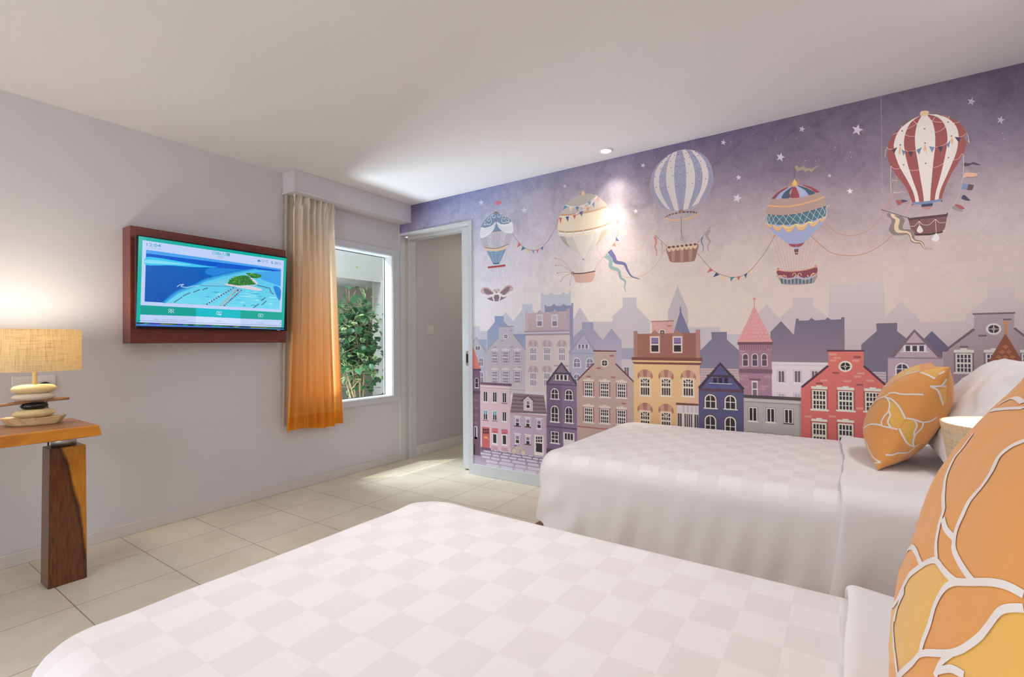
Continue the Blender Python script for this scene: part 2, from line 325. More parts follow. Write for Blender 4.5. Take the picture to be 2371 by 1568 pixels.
# ------------------------------------------------------------------ flat print drawing (mural, tv picture)
class Canvas:
    """collects flat coloured shapes lying in one plane; shapes are given in photo pixels of a crop (ox, oy, scale)"""
    def __init__(s, ax, val, step, sign, corr=None):
        s.ax, s.val, s.step, s.sign, s.corr = ax, val, step, sign, corr
        s.v = []; s.f = []; s.c = []; s.L = 1; s.T = (0, 0, 1)
        s.h = 0 if ax == 1 else 1       # horizontal world axis
    def crop(s, ox, oy, sc): s.T = (ox, oy, sc)
    def P(s, x, y):
        ox, oy, sc = s.T; p = at(ox+x/sc, oy+y/sc, s.ax, s.val); return (p[s.h], p[2])
    def col(s, c, x):
        g = 0.0
        if len(c) == 4: g = c[3]; c = c[:3]
        l = rgb(*c)
        if s.corr:
            w = s.corr(x); l = tuple(min(.9, .80*a/b) for a, b in zip(l, w)); m = .3*l[0]+.6*l[1]+.1*l[2]; l = tuple(.86*a+.14*m+.014 for a in l)
        return (*l, g)
    def raw(s, pts, cols, dl=0, tris=None):
        """pts world (h,z); cols one per point"""
        if tris is None:
            tris = tessellate_polygon([[Vector((p[0], p[1], 0)) for p in pts]])
        s.n = getattr(s, 'n', 0)+1; b = len(s.v); off = s.val+s.sign*s.step*(s.L*2.5+dl+.15*(s.n % 5))
        for p in pts: s.v.append((p[0], off, p[1]) if s.ax == 1 else (off, p[0], p[1]))
        for t in tris:
            s.f.append(tuple(b+i for i in t)); s.c.append([cols[i] for i in t])
    def wpoly(s, pts, c, dl=0, c2=None):
        if c2 is None:
            cc = s.col(c, sum(p[0] for p in pts)/len(pts)); cols = [cc]*len(pts)
        else:
            z0 = max(p[1] for p in pts); z1 = min(p[1] for p in pts); x = sum(p[0] for p in pts)/len(pts)
            a, b = s.col(c, x), s.col(c2, x); cols = []
            for p in pts:
                t = (z0-p[1])/max(1e-6, z0-z1); cols.append(tuple(a[i]*(1-t)+b[i]*t for i in range(4)))
        s.raw(pts, cols, dl)
    def poly(s, pts, c, dl=0, c2=None): s.wpoly([s.P(*p) for p in pts], c, dl, c2)
    def curve(s, pts, c, dl=0, n=6, c2=None): s.poly([(p[0], p[1]) for p in spline([(*q, 0) for q in pts], n, True)], c, dl, c2)
    def wr(s, x0, y0, x1, y1):
        a = s.P(x0, y0); b = s.P(x0, y1); r = s.P(x1, (y0+y1)/2)
        return a[0], r[0], b[1], a[1]
    def wrect(s, X0, X1, Z0, Z1, c, dl=0, c2=None): s.wpoly([(X0, Z1), (X1, Z1), (X1, Z0), (X0, Z0)], c, dl, c2)
    def rect(s, x0, y0, x1, y1, c, dl=0, c2=None): s.wrect(*s.wr(x0, y0, x1, y1), c, dl, c2)
    def ell(s, x, y, rx, ry, c, dl=0, n=20, a0=0, a1=2*math.pi, rot=0):
        pts = []
        for i in range(n):
            a = a0+(a1-a0)*i/(n if abs(a1-a0-2*math.pi) < 1e-6 else n-1)
            u, v = rx*math.cos(a), ry*math.sin(a); pts.append((x+u*math.cos(rot)-v*math.sin(rot), y+u*math.sin(rot)+v*math.cos(rot)))
        s.poly(pts, c, dl)
    def line(s, pts, w, c, dl=0, sm=0, closed=False, w2=None):
        if sm: pts = [(p[0], p[1]) for p in spline([(*q, 0) for q in pts], sm, closed)]
        if closed: pts = list(pts)+[pts[0]]
        q = [s.P(*p) for p in pts]
        a = s.P(0, 0); b = s.P(1, 0) ; k = math.hypot(*(Vector(s.P(pts[0][0]+1, pts[0][1]))-Vector(s.P(*pts[0]))))
        n = len(q); L = []; R = []
        for i in range(n):
            d = Vector(q[min(i+1, n-1)])-Vector(q[max(i-1, 0)])
            if d.length < 1e-9: d = Vector((1, 0))
            d.normalize(); t = i/(n-1); ww = (w+(w2-w)*t if w2 is not None else w)*k/2
            L.append((q[i][0]-d[1]*ww, q[i][1]+d[0]*ww)); R.append((q[i][0]+d[1]*ww, q[i][1]-d[0]*ww))
        cc = s.col(c, q[0][0])
        s.raw(L+R, [cc]*(2*n), dl, [t for i in range(n-1) for t in ((i, i+1, n+i+1), (i, n+i+1, n+i))])
    def build(s, name, mat, parent=None):
        me = bpy.data.meshes.new(name); me.from_pydata(s.v, [], s.f); me.update()
        ca = me.color_attributes.new('Col', 'FLOAT_COLOR', 'CORNER')
        flat = []
        for poly, cs in zip(me.polygons, s.c):
            for c in cs: flat.extend(c)
        ca.data.foreach_set('color', flat)
        return link(name, me, mat, parent)

# ------------------------------------------------------------------ the room
HC = 2.415
def struct(o, label=None): o['kind'] = 'structure'; return o
YB = -5.3
bx('floor', -.1, 4.45, YB, 2.2, -.12, 0, M['floor'], kind='structure')
bx('ceiling', -.12, 4.45, YB, .06, HC, HC+.12, M['ceil'], kind='structure')
# desk and window wall (x = 0), built round the window opening
WY0, WY1, WZ0, WZ1 = -1.06, -.095, .628, 1.941
wl = bmesh.new()
box(wl, -.12, 0, YB, WY0, 0, HC); box(wl, -.12, 0, WY1, .06, 0, HC)
box(wl, -.12, 0, WY0, WY1, 0, WZ0); box(wl, -.12, 0, WY0, WY1, WZ1, HC)
wall_l = struct(obj('wall_left', wl, M['wall']))
bx('trim_1', 0, .0035, -2.45, -1.12, .0, .586, M['wall'], kind='structure')
bx('baseboard_left', 0.0022, .012, YB, -.0, 0, .066, M['skirt'], kind='structure', bev=.003)
# mural wall (y = 0): a front leaf, and a back leaf behind the pocket of the sliding door
OX0, OX1, OZ = .015, .862, 2.145
wr = bmesh.new()
box(wr, OX1, 4.45, 0, .06, 0, HC); box(wr, 0, OX1, 0, .06, OZ+.022, HC)
box(wr, OX1, 4.45, .105, .19, 0, HC); box(wr, 0, OX1, .105, .19, OZ-.0, HC)
box(wr, 0, 4.45, .06, .105, 2.16, HC)
wall_r = struct(obj('wall_right', wr, M['wall']))
bx('baseboard_right', .893, 4.45, -.014, 0, 0, .09, M['white2'], kind='structure', bev=.003)
# frame of the sliding door opening
fr = bmesh.new()
box(fr, 0, .016, 0, .058, 0, OZ, .001); box(fr, OX1, .893, -.008, .0, 0, OZ+.022, .001)
box(fr, OX1-.014, OX1, -.008, .06, 0, OZ+.0, .002)
box(fr, 0, OX1, -.008, .06, OZ, OZ+.022, .001)
box(fr, 0, OX1, .105, .19, OZ-.018, OZ, .002); box(fr, 0, .016, .105, .20, 0, OZ-.018, .002)
struct(obj('trim_2', fr, M['white2']))
bx('trim_3', 0, .008, .058, .105, 0, OZ, M['jamb'], kind='structure')
door = bx('door_1', .722, 1.6, .064, .100, .012, OZ-.004, M['white2'], kind='structure', bev=.002)
hb = bmesh.new()
def stadium(bm, cx, cz, w, h, y0, y1, n=10):
    pts = [(cx+w/2*math.cos(a), cz+(h/2-w/2)+w/2*math.sin(a)) for a in [math.pi*i/n for i in range(n+1)]]
    pts += [(cx+w/2*math.cos(a), cz-(h/2-w/2)+w/2*math.sin(a)) for a in [math.pi+math.pi*i/n for i in range(n+1)]]
    f = [bm.verts.new((x, y0, z)) for x, z in pts]; b = [bm.verts.new((x, y1, z)) for x, z in pts]
    bm.faces.new(f); bm.faces.new(b[::-1])
    for i in range(len(pts)): bm.faces.new((f[i], b[i], b[(i+1) % len(pts)], f[(i+1) % len(pts)]))
stadium(hb, .781, .982, .038, .135, .0615, .064)
hd = obj('door_handle', hb, M['metal_grey'], door); hd['label'] = 'recessed satin metal pull'
hb = bmesh.new(); stadium(hb, .779, .982, .020, .082, .0607, .0615); obj('pull_recess', hb, M['black'], hd)
# corridor beyond the door
cw = bmesh.new()
box(cw, -.12, 0, .19, 2.2, 0, HC); struct(obj('wall_corridor_left', cw, M['wall']))
bx('baseboard_corridor', 0, .012, .20, 2.2, 0, .10, M['white'], kind='structure', bev=.003)
bx('wall_corridor_end', -.12, 1.5, 2.2, 2.3, 0, HC, M['wall'], kind='structure')
bx('wall_corridor_right', 1.4, 1.5, .19, 2.2, 0, HC, M['wall'], kind='structure')
bx('ceiling_corridor', -.12, 1.5, .06, 2.3, HC, HC+.12, M['ceil'], kind='structure')
area('corridor_fill', (.7, 1.0, HC-.01), (.7, 1.0, 0), .25, .25, 4, (1, .88, .72))  # unseen area light added to brighten the corridor wall
sw = thing('light_switch', 'white square light switch on the corridor wall beyond the sliding door', 'light switch', (0, .415, 1.253))
obj('switch_plate', box(bmesh.new(), 0, .009, -.045, .045, -.043, .043, .003), M['plastic'], sw)
obj('rocker', box(bmesh.new(), .009, .013, -.016, .016, -.02, .02, .002), M['plastic'], sw)
# walls out of sight: bed head wall and garden side with its glazed doors
bx('wall_head', 4.45, 4.55, YB, .19, 0, HC, M['wall'], kind='structure')
wb = bmesh.new(); box(wb, -.12, .5, YB-.12, YB, 0, HC); box(wb, 3.7, 4.55, YB-.12, YB, 0, HC); box(wb, .5, 3.7, YB-.12, YB, 2.15, HC)
struct(obj('wall_garden_side', wb, M['wall']))
# ------------------------------------------------------------------ window_1
wf = bmesh.new()
CY0, CY1, CZ0, CZ1 = WY0-.085, -.01, .573, 2.0
for a in ((CY0, CY1, WZ1, CZ1), (CY0, CY1, CZ0, WZ0), (CY0, WY0, WZ0, WZ1), (WY1, CY1, WZ0, WZ1)): box(wf, 0, .012, *a, .002)
for a in ((WY0, WY1, WZ1-.004, WZ1), (WY0, WY1, WZ0, WZ0+.004), (WY0, WY0+.004, WZ0, WZ1), (WY1-.004, WY1, WZ0, WZ1)): box(wf, -.12, 0, *a)
win = struct(obj('window_1', wf, M['white2']))
g = bmesh.new(); box(g, -.112, -.106, WY0+.004, WY1-.004, WZ0+.004, WZ1-.004); gp = obj('pane', g, M['glass'], win)
g = bmesh.new()
for a in ((WY0+.004, WY1-.004, WZ0+.004, WZ0+.008), (WY0+.004, WY1-.004, WZ1-.009, WZ1-.004), (WY1-.008, WY1-.004, WZ0+.004, WZ1-.004)): box(g, -.105, -.101, *a)
obj('gasket', g, M['black'], win)
# corner strip and the step of the wall under the window
st = bmesh.new(); box(st, 0, .006, -.012, -.001, 0, 2.25, .001); struct(obj('trim_4', st, M['white']))
# ------------------------------------------------------------------ pelmet
pl = thing('curtain_pelmet', 'white boxed curtain pelmet under the ceiling above the window', 'pelmet', (.08, -.6, 2.25))
def local(o, root): o.parent = root; o.matrix_parent_inverse = root.matrix_world.inverted() if False else Matrix.Translation(-root.location); return o
def wpart(name, bm, mat, root, smooth=False): return local(obj(name, bm, mat, None, smooth), root)
b = bmesh.new(); box(b, .142, .160, -1.176, -.001, 2.252, HC-.001, .0015); box(b, .001, .142, -1.176, -1.160, 2.252, HC-.001, .0015)
wpart('fascia', b, M['wall'], pl)
b = bmesh.new(); box(b, .001, .1655, -1.182, -.001, 2.25, 2.268, .003); wpart('bottom_lip', b, M['wall'], pl)
# ------------------------------------------------------------------ courtyard outside the window
bx('court_ground', -3.2, -.12, -3.0, 3.0, -.2, -.1, M['concrete'], kind='structure')
bx('court_back_wall', -2.6, -2.5, -3.0, 3.0, -.1, 3.4, M['concrete'], kind='structure')
bx('court_beam', -2.5, -1.6, -3.0, 3.0, 1.955, 3.4, M['courtwhite'], kind='structure')
bx('court_beam_ledge', -1.6, -1.57, -3.0, 3.0, 1.93, 1.965, M['courtwhite'], kind='structure')
bx('court_pillar', -1.75, -1.55, 1.12, 1.5, -.1, 1.955, M['courtwhite'], kind='structure')
bx('court_end_wall', -2.6, -.12, 2.2, 2.3, -.1, 3.4, M['courtwhite'], kind='structure')
# plant
def leaf_mat():
    t = NT('variegated_leaf'); a = t.n('ShaderNodeVertexColor', layer_name='Col'); t.l(a.outputs[0], t.b.inputs['Base Color']); t.done(.35, .5)
    tr = t.n('ShaderNodeBsdfTranslucent'); t.l(a.outputs[0], tr.inputs[0])
    mx = t.n('ShaderNodeMixShader', i_0=.3); t.l(t.b.outputs[0], mx.inputs[1]); t.l(tr.outputs[0], mx.inputs[2]); t.l(mx.outputs[0], t.out.inputs[0]); return t.m
M['leaf'] = leaf_mat(); M['bark'] = paint('pale_stem_bark', rgb(150, 125, 95), .8, .15, .2)
plant = thing('courtyard_shrub', 'tall leafy shrub with variegated round leaves outside the window', 'plant', (-1.3, .48, -.1))
rnd = random.Random(11); stems = []
b = bmesh.new()
for k in range(9):
    a = rnd.uniform(0, 6.28); x0, y0 = -1.3+.07*math.cos(a), .50+.07*math.sin(a)
    tx, ty, tz = -1.3+rnd.uniform(-.30, .30), .50+rnd.uniform(-.36, .26), rnd.uniform(1.25, 1.72)
    if k == 0: tx, ty, tz = -1.25, .40, 1.74
    if k == 1: tx, ty, tz = -1.15, .66, 1.66
    pts = [(x0+(tx-x0)*t**1.6+.02*math.sin(5*t+k), y0+(ty-y0)*t**1.6+.02*math.cos(4*t+k), -.1+(tz+.1)*t) for t in [i/10 for i in range(11)]]
    tube(b, pts, [.012*(1-.7*i/10) for i in range(11)], 7); stems.append(pts)
    for q in range(5):
        i = rnd.randint(5, 9); p = pts[i]; e = (p[0]+rnd.uniform(-.22, .22), p[1]+rnd.uniform(-.25, .22), p[2]+rnd.uniform(.02, .22))
        br = [tuple(p[j]+(e[j]-p[j])*t for j in range(3)) for t in (0, .5, 1)]; tube(b, br, [.005, .004, .002], 5); stems.append([*br]*1)
wpart('stems', b, M['bark'], plant, True)
lv, lf, lc = [], [], []
def leaf(p, d, up, ln, wd, c, edge):
    d = d.normalized(); sd = d.cross(up).normalized(); nn = sd.cross(d); base = len(lv)
    prof = [(0, .0), (.12, .34), (.35, .5), (.62, .46), (.85, .26), (1, .0)]
    lv.append(tuple(p))
    for i, (t, w) in enumerate(prof[1:-1]):
        dr = nn*(-.25*ln*t*t)
        for sgn in (-1, 0, 1): lv.append(tuple(p+d*ln*t+sd*wd*w*sgn*(1+.08*((i*7+sgn) % 3))+dr+nn*(abs(sgn)*.08*ln)))
    lv.append(tuple(p+d*ln-nn*.3*ln))
    def F(*idx):
        lf.append(tuple(base+i for i in idx)); lc.append([edge if (i and (i-1) % 3 != 1) or i == 0 else c for i in idx])
    F(0, 2, 1); F(0, 3, 2)
    for r in range(3):
        a = 1+3*r; F(a, a+1, a+4, a+3); F(a+1, a+2, a+5, a+4)
    F(10, 11, 13); F(11, 12, 13)
allp = [p for s_ in stems for p in s_ if p[2] > .35]
def inside(p):
    zz = (p[2]-.28)/1.5
    return .28 < p[2] < 1.8
for k in range(1250):
    p = Vector(rnd.choice(allp)); r = .17
    p = p+Vector((rnd.gauss(0, r*.6), rnd.gauss(0, r*.62), rnd.gauss(0, r*.5)))
    if p[2] < .82 and not (p[1] > .52 and rnd.random() < .55 or rnd.random() < .12): continue
    if p[2] > 1.6 and rnd.random() < .6: continue
    if p[2] < .4: continue
    d = Vector((rnd.uniform(-1, 1), rnd.uniform(-1, 1), rnd.uniform(-.9, .5))); ln = rnd.uniform(.05, .095)
    g_ = rnd.random(); c = rgb(34+26*g_, 72+34*g_, 44+22*g_); e = rgb(176, 190, 132) if rnd.random() < .4 else rgb(64, 108, 66)
    leaf(p, d, Vector((rnd.uniform(-.4, .4), rnd.uniform(-.4, .4), 1)), ln, ln*.9, (*c, 1), (*e, 1))
me = bpy.data.meshes.new('foliage'); me.from_pydata(lv, [], lf); me.update()
ca = me.color_attributes.new('Col', 'FLOAT_COLOR', 'CORNER'); ca.data.foreach_set('color', [x for cs in lc for c in cs for x in c])
fo = local(link('foliage', me, M['leaf'], None, True), plant); fo['kind'] = 'stuff'
# ------------------------------------------------------------------ curtains
def pleat(u, seed, n): return math.sin(2*math.pi*(n*u+.06*math.sin(9*u+seed)))+.35*math.sin(2*math.pi*(2.3*n*u)+seed)
def curtain_fn(u, v):
    z = 2.249-(2.249-(.462+.012*math.sin(7*u)))*v
    yt0, yt1, yb0, yb1 = -1.150, -.782, -1.218, -.715
    w = v**1.4; y0 = yt0+(yb0-yt0)*w; y1 = yt1+(yb1-yt1)*w
    y = y0+(y1-y0)*u; amp = .014+.014*min(1, v*3)
    x = .086+amp*pleat(u, 1.0, 6.5)*(.9+.2*math.sin(3*v+u*5))
    y += .012*math.cos(2*math.pi*6.5*u)*(.4+v)
    if v < .13:                                          # gathered heading
        k = 1-v/.13; x += .010*k*math.sin(2*math.pi*17*u+6*v*10); y += .006*k*math.sin(2*math.pi*9*u+40*v)
    return (min(x, .139), y, z)
cur = thing('ombre_curtain', 'beige to orange ombre linen curtain hanging at the left of the window', 'curtain', (.086, -.97, 2.249))
def wmesh(name, me, mat, root, smooth=True): return local(link(name, me, mat, None, smooth), root)
wmesh('curtain_cloth', grid_mesh('cloth', 200, 90, curtain_fn), M['ombre'], cur)
def tape_fn(u, v):
    p = curtain_fn(u, v*.03); return (p[0]+.0012, p[1], p[2])
lin = thing('curtain_lining', 'beige blackout lining hanging behind the orange ombre curtain', 'curtain', (.03, -1.0, 2.249))
def lining_fn(u, v):
    y = -1.172-.03*v+(.365+.02*v)*u
    return (.028+.009*math.sin(2*math.pi*7*u+.5*v), y, 2.249-(2.249-.50)*v)
wmesh('lining_cloth', grid_mesh('lining', 90, 20, lining_fn), M['liner'], lin)
# ------------------------------------------------------------------ tv
tvb = thing('wooden_wall_box', 'reddish brown wooden box mounted on the wall behind the television', 'wall box', (0, -1.69, 1.47))
b = bmesh.new(); box(b, .001, .12, -2.164, -1.222, 1.13, 1.81, .0015); wpart('box_body', b, M['tvwood'], tvb)
tv = thing('television', 'flat screen television showing an island beach menu page', 'television', (.17, -1.7, 1.48))
TY0, TY1, TZ0, TZ1 = -2.153, -1.246, 1.213, 1.752
b = bmesh.new(); box(b, .145, .176, TY0, TY1, TZ0, TZ1, .003); wpart('casing', b, M['black'], tv)
b = bmesh.new(); box(b, .121, .145, TY0+.2, TY1-.2, TZ0+.1, TZ1-.1, .003); wpart('wall_mount', b, M['black'], tv)
b = bmesh.new(); box(b, .176, .1765, -1.322, -1.300, 1.2170, 1.2195); o = wpart('logo_badge', b, M['plastic'], tv)
# ------------------------------------------------------------------ desk
desk = thing('console_table', 'live-edge wooden console table on a tapered block leg by the left wall', 'table', (.44, -3.3, 0))
def slab(bm, x0, x1, y0, y1, z0, z1, inset):
    n = 60; prev = None
    for i in range(n+1):
        y = y1+(y0-y1)*i/n; wv = .006*math.sin(3.1*y)+.004*math.sin(8.7*y+1)
        e = 0
        ring = [(x0, y, z0), (x1-inset+wv*.5, y, z0), (x1+.004+wv, y, z0+.006), (x1+wv*.8, y, z1-.004), (x1-.004+wv*.8, y, z1), (x0, y, z1)]
        if i == 0: ring = [(q[0], q[1]+(.010 if z0+.001 < q[2] < z1-.01 else -.012 if q[2] <= z0+.001 else 0), q[2]) for q in ring]
        vs = [bm.verts.new(q) for q in ring]
        if prev:
            for k in range(6): bm.faces.new((prev[k], vs[k], vs[(k+1) % 6], prev[(k+1) % 6]))
        else: bm.faces.new(vs[::-1])
        prev = vs
    bm.faces.new(prev)
b = bmesh.new(); slab(b, .229, .652, -4.3, -2.449, .698, .75, .022); wpart('tabletop', b, M['tabletop'], desk)
for y0, y1 in ((-2.588, -2.449), (-4.16, -4.02)):
    b = bmesh.new(); vs = []
    for z, t in ((0, 0), (.642, 1)):
        for x, y in ((.350+.002*t, y0+.006*t), (.476-.001*t, y0+.006*t), (.476-.001*t, y1-.004*t), (.350+.002*t, y1-.004*t)): vs.append(b.verts.new((x, y-y0-.07, z)))
    b.faces.new(vs[3::-1]); b.faces.new(vs[4:])
    for k in range(4): b.faces.new((vs[k], vs[(k+1) % 4], vs[4+(k+1) % 4], vs[4+k]))
    bmesh.ops.bevel(b, geom=b.edges[:], offset=.002, segments=2, affect='EDGES')
    lg = obj('leg', b, M['legwood'], desk); lg.location = (-.44, y0+.07+3.3, 0)
    b = bmesh.new(); lathe(b, [(.046, .642), (.046, .698)], (.412, (y0+y1)/2, 0), 32)
    for f in b.faces: f.smooth = len(f.verts) == 4
    wpart('collar', b, M['steel'], desk)['label'] = 'brushed metal cylinder spacer'
# ------------------------------------------------------------------ table lamp on the desk
lamp = thing('table_lamp', 'table lamp of stacked pebble shaped stones with oval raffia shade on the desk', 'lamp', (.40, -2.635, .75))
def stone(bm, c, ax, ay, h, rot=0, tilt=0, flat=.55, n=36):
    pr = [(-1, .62), (-.7, .86), (-.25, .98), (0, 1), (.3, .97), (.75, .84), (1, .60)]
    rings = []
    for zz, r in pr:
        rg = []
        for i in range(n):
            a = 2*math.pi*i/n; e = 1+.05*math.sin(2*a+rot*3)+.03*math.sin(3*a+1)
            x, y = ax*r*e*math.cos(a), ay*r*e*math.sin(a); x, y = x*math.cos(rot)-y*math.sin(rot), x*math.sin(rot)+y*math.cos(rot)
            rg.append(bm.verts.new((c[0]+x, c[1]+y, c[2]+zz*h/2+y*tilt)))
        rings.append(rg)
    for p, q in zip(rings, rings[1:]):
        for i in range(n): bm.faces.new((p[i], p[(i+1) % n], q[(i+1) % n], q[i]))
    bm.faces.new(rings[0][::-1]); bm.faces.new(rings[-1])
M['cream'] = paint('cream_wood_stone', rgb(232, 212, 158), .45, .06, .03)
M['pale'] = paint('pale_stone', rgb(224, 212, 192), .5, .05, .03)
M['blackstone'] = paint('polished_black_stone', (.006, .005, .005), .18, 0, 0, spec=.5)
M['basewood'] = wood('pale_base_wood', [(.35, rgb(190, 156, 108)), (.6, rgb(226, 198, 150)), (.8, rgb(210, 180, 130))], (8, 2, 8), 3, .45, .1)
M['drift'] = wood('driftwood', [(.35, rgb(110, 76, 48)), (.7, rgb(176, 134, 94))], (4, 1.5, 4), 12, .8, 0)
LX, LY = .372, -2.612
b = bmesh.new()    # slanted slice of wood
sl = [(-.105, -.072), (-.075, -.105), (.0, -.085), (.055, .0), (.060, .085), (.018, .115), (-.04, .075), (-.09, 0)]
lo = [b.verts.new((LX-.01+x*.80, LY+y*.78, .7505)) for x, y in sl]; hi = [b.verts.new((LX-.01+x, LY+y, .7505+.036)) for x, y in sl]
b.faces.new(lo[::-1]); b.faces.new(hi)
for k in range(8): b.faces.new((lo[k], lo[(k+1) % 8], hi[(k+1) % 8], hi[k]))
bmesh.ops.bevel(b, geom=b.edges[:], offset=.004, segments=2, affect='EDGES'); wpart('base_slice', b, M['basewood'], lamp)['label'] = 'pale slanted wooden base slice'
zs = .7865
for nm, mt, ax, ay, h, rot, dy, lb in (('stone', 'cream', .046, .076, .038, .12, .0, 'lower cream stone'), ('stone', 'blackstone', .036, .048, .032, 0, .0, 'polished black stone'),
                                ('driftwood_stick', None, 0, 0, .011, 0, 0, 'brown driftwood stick'), ('stone', 'pale', .044, .078, .034, .1, 0, 'pale grey stone'), ('stone', 'cream', .046, .080, .040, .05, 0, 'top cream stone')):
    b = bmesh.new()
    if mt: stone(b, (LX, LY+dy, zs+h/2), ax, ay, h, rot); wpart(nm, b, M[mt], lamp, True)['label'] = lb
    else:
        tube(b, [(LX+.02, LY+.118, zs+.010), (LX+.01, LY+.06, zs+.008), (LX+.0, LY, zs+.006), (LX+.005, LY-.06, zs+.003), (LX-.01, LY-.13, zs-.006)], [.008, .008, .007, .008, .006], 9)
        wpart(nm, b, M['drift'], lamp, True)['label'] = lb
    zs += h-.0005
b = bmesh.new(); lathe(b, [(.0085, zs-.002), (.0085, 1.08)], (LX, LY, 0), 16); wpart('stem', b, M['cream'], lamp, True)
def oval_shade(name, mat, cx, cy, z0, z1, ax, ay, root, top=1.0, th=.003, n=72):
    b = bmesh.new(); R = []
    for (s_, z) in ((1, z0), (top, z1)): R.append([b.verts.new((cx+ax*s_*math.cos(2*math.pi*i/n), cy+ay*s_*math.sin(2*math.pi*i/n), z)) for i in range(n)])
    for (s_, z) in ((top, z1), (1, z0)): R.append([b.verts.new((cx+(ax*s_-th)*math.cos(2*math.pi*i/n), cy+(ay*s_-th)*math.sin(2*math.pi*i/n), z)) for i in range(n)])
    for a, q in ((0, 1), (1, 2), (2, 3), (3, 0)):
        for i in range(n): b.faces.new((R[a][i], R[a][(i+1) % n], R[q][(i+1) % n], R[q][i]))
    o = wpart(name, b, mat, root, False)
    b = bmesh.new(); q = []
    for s_, z in ((1, z0+.004), (top, z1-.004)): q.append([b.verts.new((cx+(ax*s_-th-.0008)*math.cos(2*math.pi*i/n), cy+(ay*s_-th-.0008)*math.sin(2*math.pi*i/n), z)) for i in range(n)])
    for i in range(n): b.faces.new((q[0][(i+1) % n], q[0][i], q[1][i], q[1][(i+1) % n]))
    if mat is not M['burlap']: wpart('shade_lining', b, M['shade_in'], root, True)
    return o
oval_shade('lamp_shade', M['burlap'], LX+.01, LY-.005, 1.003, 1.197, .13, .170, lamp)
b = bmesh.new(); lathe(b, [(.004, 1.10), (.022, 1.112), (.026, 1.13), (.022, 1.15), (.004, 1.16)], (LX+.01, LY-.03, 0), 16); bu = wpart('bulb', b, M['bulb'], lamp, True)
def point(name, loc, p, col, r=.03):
    d = bpy.data.lights.new(name, 'POINT'); d.energy = p; d.color = col; d.shadow_soft_size = r; o = bpy.data.objects.new(name, d); C.objects.link(o); o.location = loc; return o
point('desk_lamp_light', (LX-.03, LY-.03, 1.178), 9, (1, .90, .74), .035)
# sockets behind the lamp
for k, yc in enumerate((-2.584, -2.500)):
    so = thing('wall_socket', ('white wall socket under the lamp shade nearer the picture edge' if k == 0 else 'white wall socket holding the round black plug'), 'socket', (0, yc, .92), 'double socket behind the desk lamp')
    obj('socket_plate', box(bmesh.new(), 0, .009, -.0415, .0415, -.043, .043, .003), M['plastic'], so)
    obj('switch_rocker', box(bmesh.new(), .009, .012, -.024, .024, .012, .028, .001), M['plastic'], so)
    b = bmesh.new()
    for yy, zz in ((-.012, -.024), (.012, -.024), (0, -.006)): box(b, .009, .0095, yy-.003, yy+.003, zz-.004, zz+.004)
    obj('socket_holes', b, M['black'], so)
pg = thing('power_plug', 'round black plug with cord in the socket behind the desk lamp', 'plug', (.03, -2.505, .905))
b = bmesh.new(); lathe(b, [(.016, 0), (.024, .006), (.024, .024), (.012, .03)], (0, 0, 0), 24); bmesh.ops.rotate(b, verts=b.verts, cent=(0, 0, 0), matrix=Matrix.Rotation(math.pi/2, 3, 'Y')); bmesh.ops.translate(b, verts=b.verts, vec=(-.0185, 0, 0)); obj('plug_body', b, M['black'], pg, True)
b = bmesh.new(); tube(b, [(p[0], p[1], p[2]) for p in spline([(.0, -.003, -.018), (.012, .0, -.06), (.03, .004, -.12), (.06, .0, -.22), (.09, -.01, -.5)], 6)], .0035, 8); obj('power_cord', b, M['black'], pg, True)
# ------------------------------------------------------------------ downlight
DL = Vector((2.187, -.158, HC))
dl = thing('ceiling_downlight', 'small round recessed downlight lit in the ceiling close to the mural wall', 'downlight', DL)
b = bmesh.new(); lathe(b, [(.046, -.001), (.046, -.004), (.040, -.006), (.033, -.003), (.033, -.0005)], (0, 0, 0), 40, cap=False); obj('trim_ring', b, M['white'], dl, True)
b = bmesh.new(); lathe(b, [(.001, -.0025), (.026, -.0025)], (-.003, .003, 0), 32); obj('lamp_lens', b, M['led'], dl)
sd = bpy.data.lights.new('downlight_beam', 'SPOT'); sd.energy = 11; sd.color = (1, .88, .72); sd.spot_size = math.radians(88); sd.spot_blend = 1.0; sd.shadow_soft_size = .02
so = bpy.data.objects.new('downlight_beam', sd); C.objects.link(so); so.location = DL+Vector((0, 0, -.012)); so.rotation_euler = Vector((.03, .20, -1)).to_track_quat('-Z', 'Y').to_euler()
sd2 = bpy.data.lights.new('downlight_core', 'SPOT'); sd2.energy = 42; sd2.color = (1, .87, .72); sd2.spot_size = math.radians(46); sd2.spot_blend = 1.0; sd2.shadow_soft_size = .02
so2 = bpy.data.objects.new('downlight_core', sd2); C.objects.link(so2); so2.location = so.location; so2.rotation_euler = Vector((-.02, .158, -1.1)).to_track_quat('-Z', 'Y').to_euler()
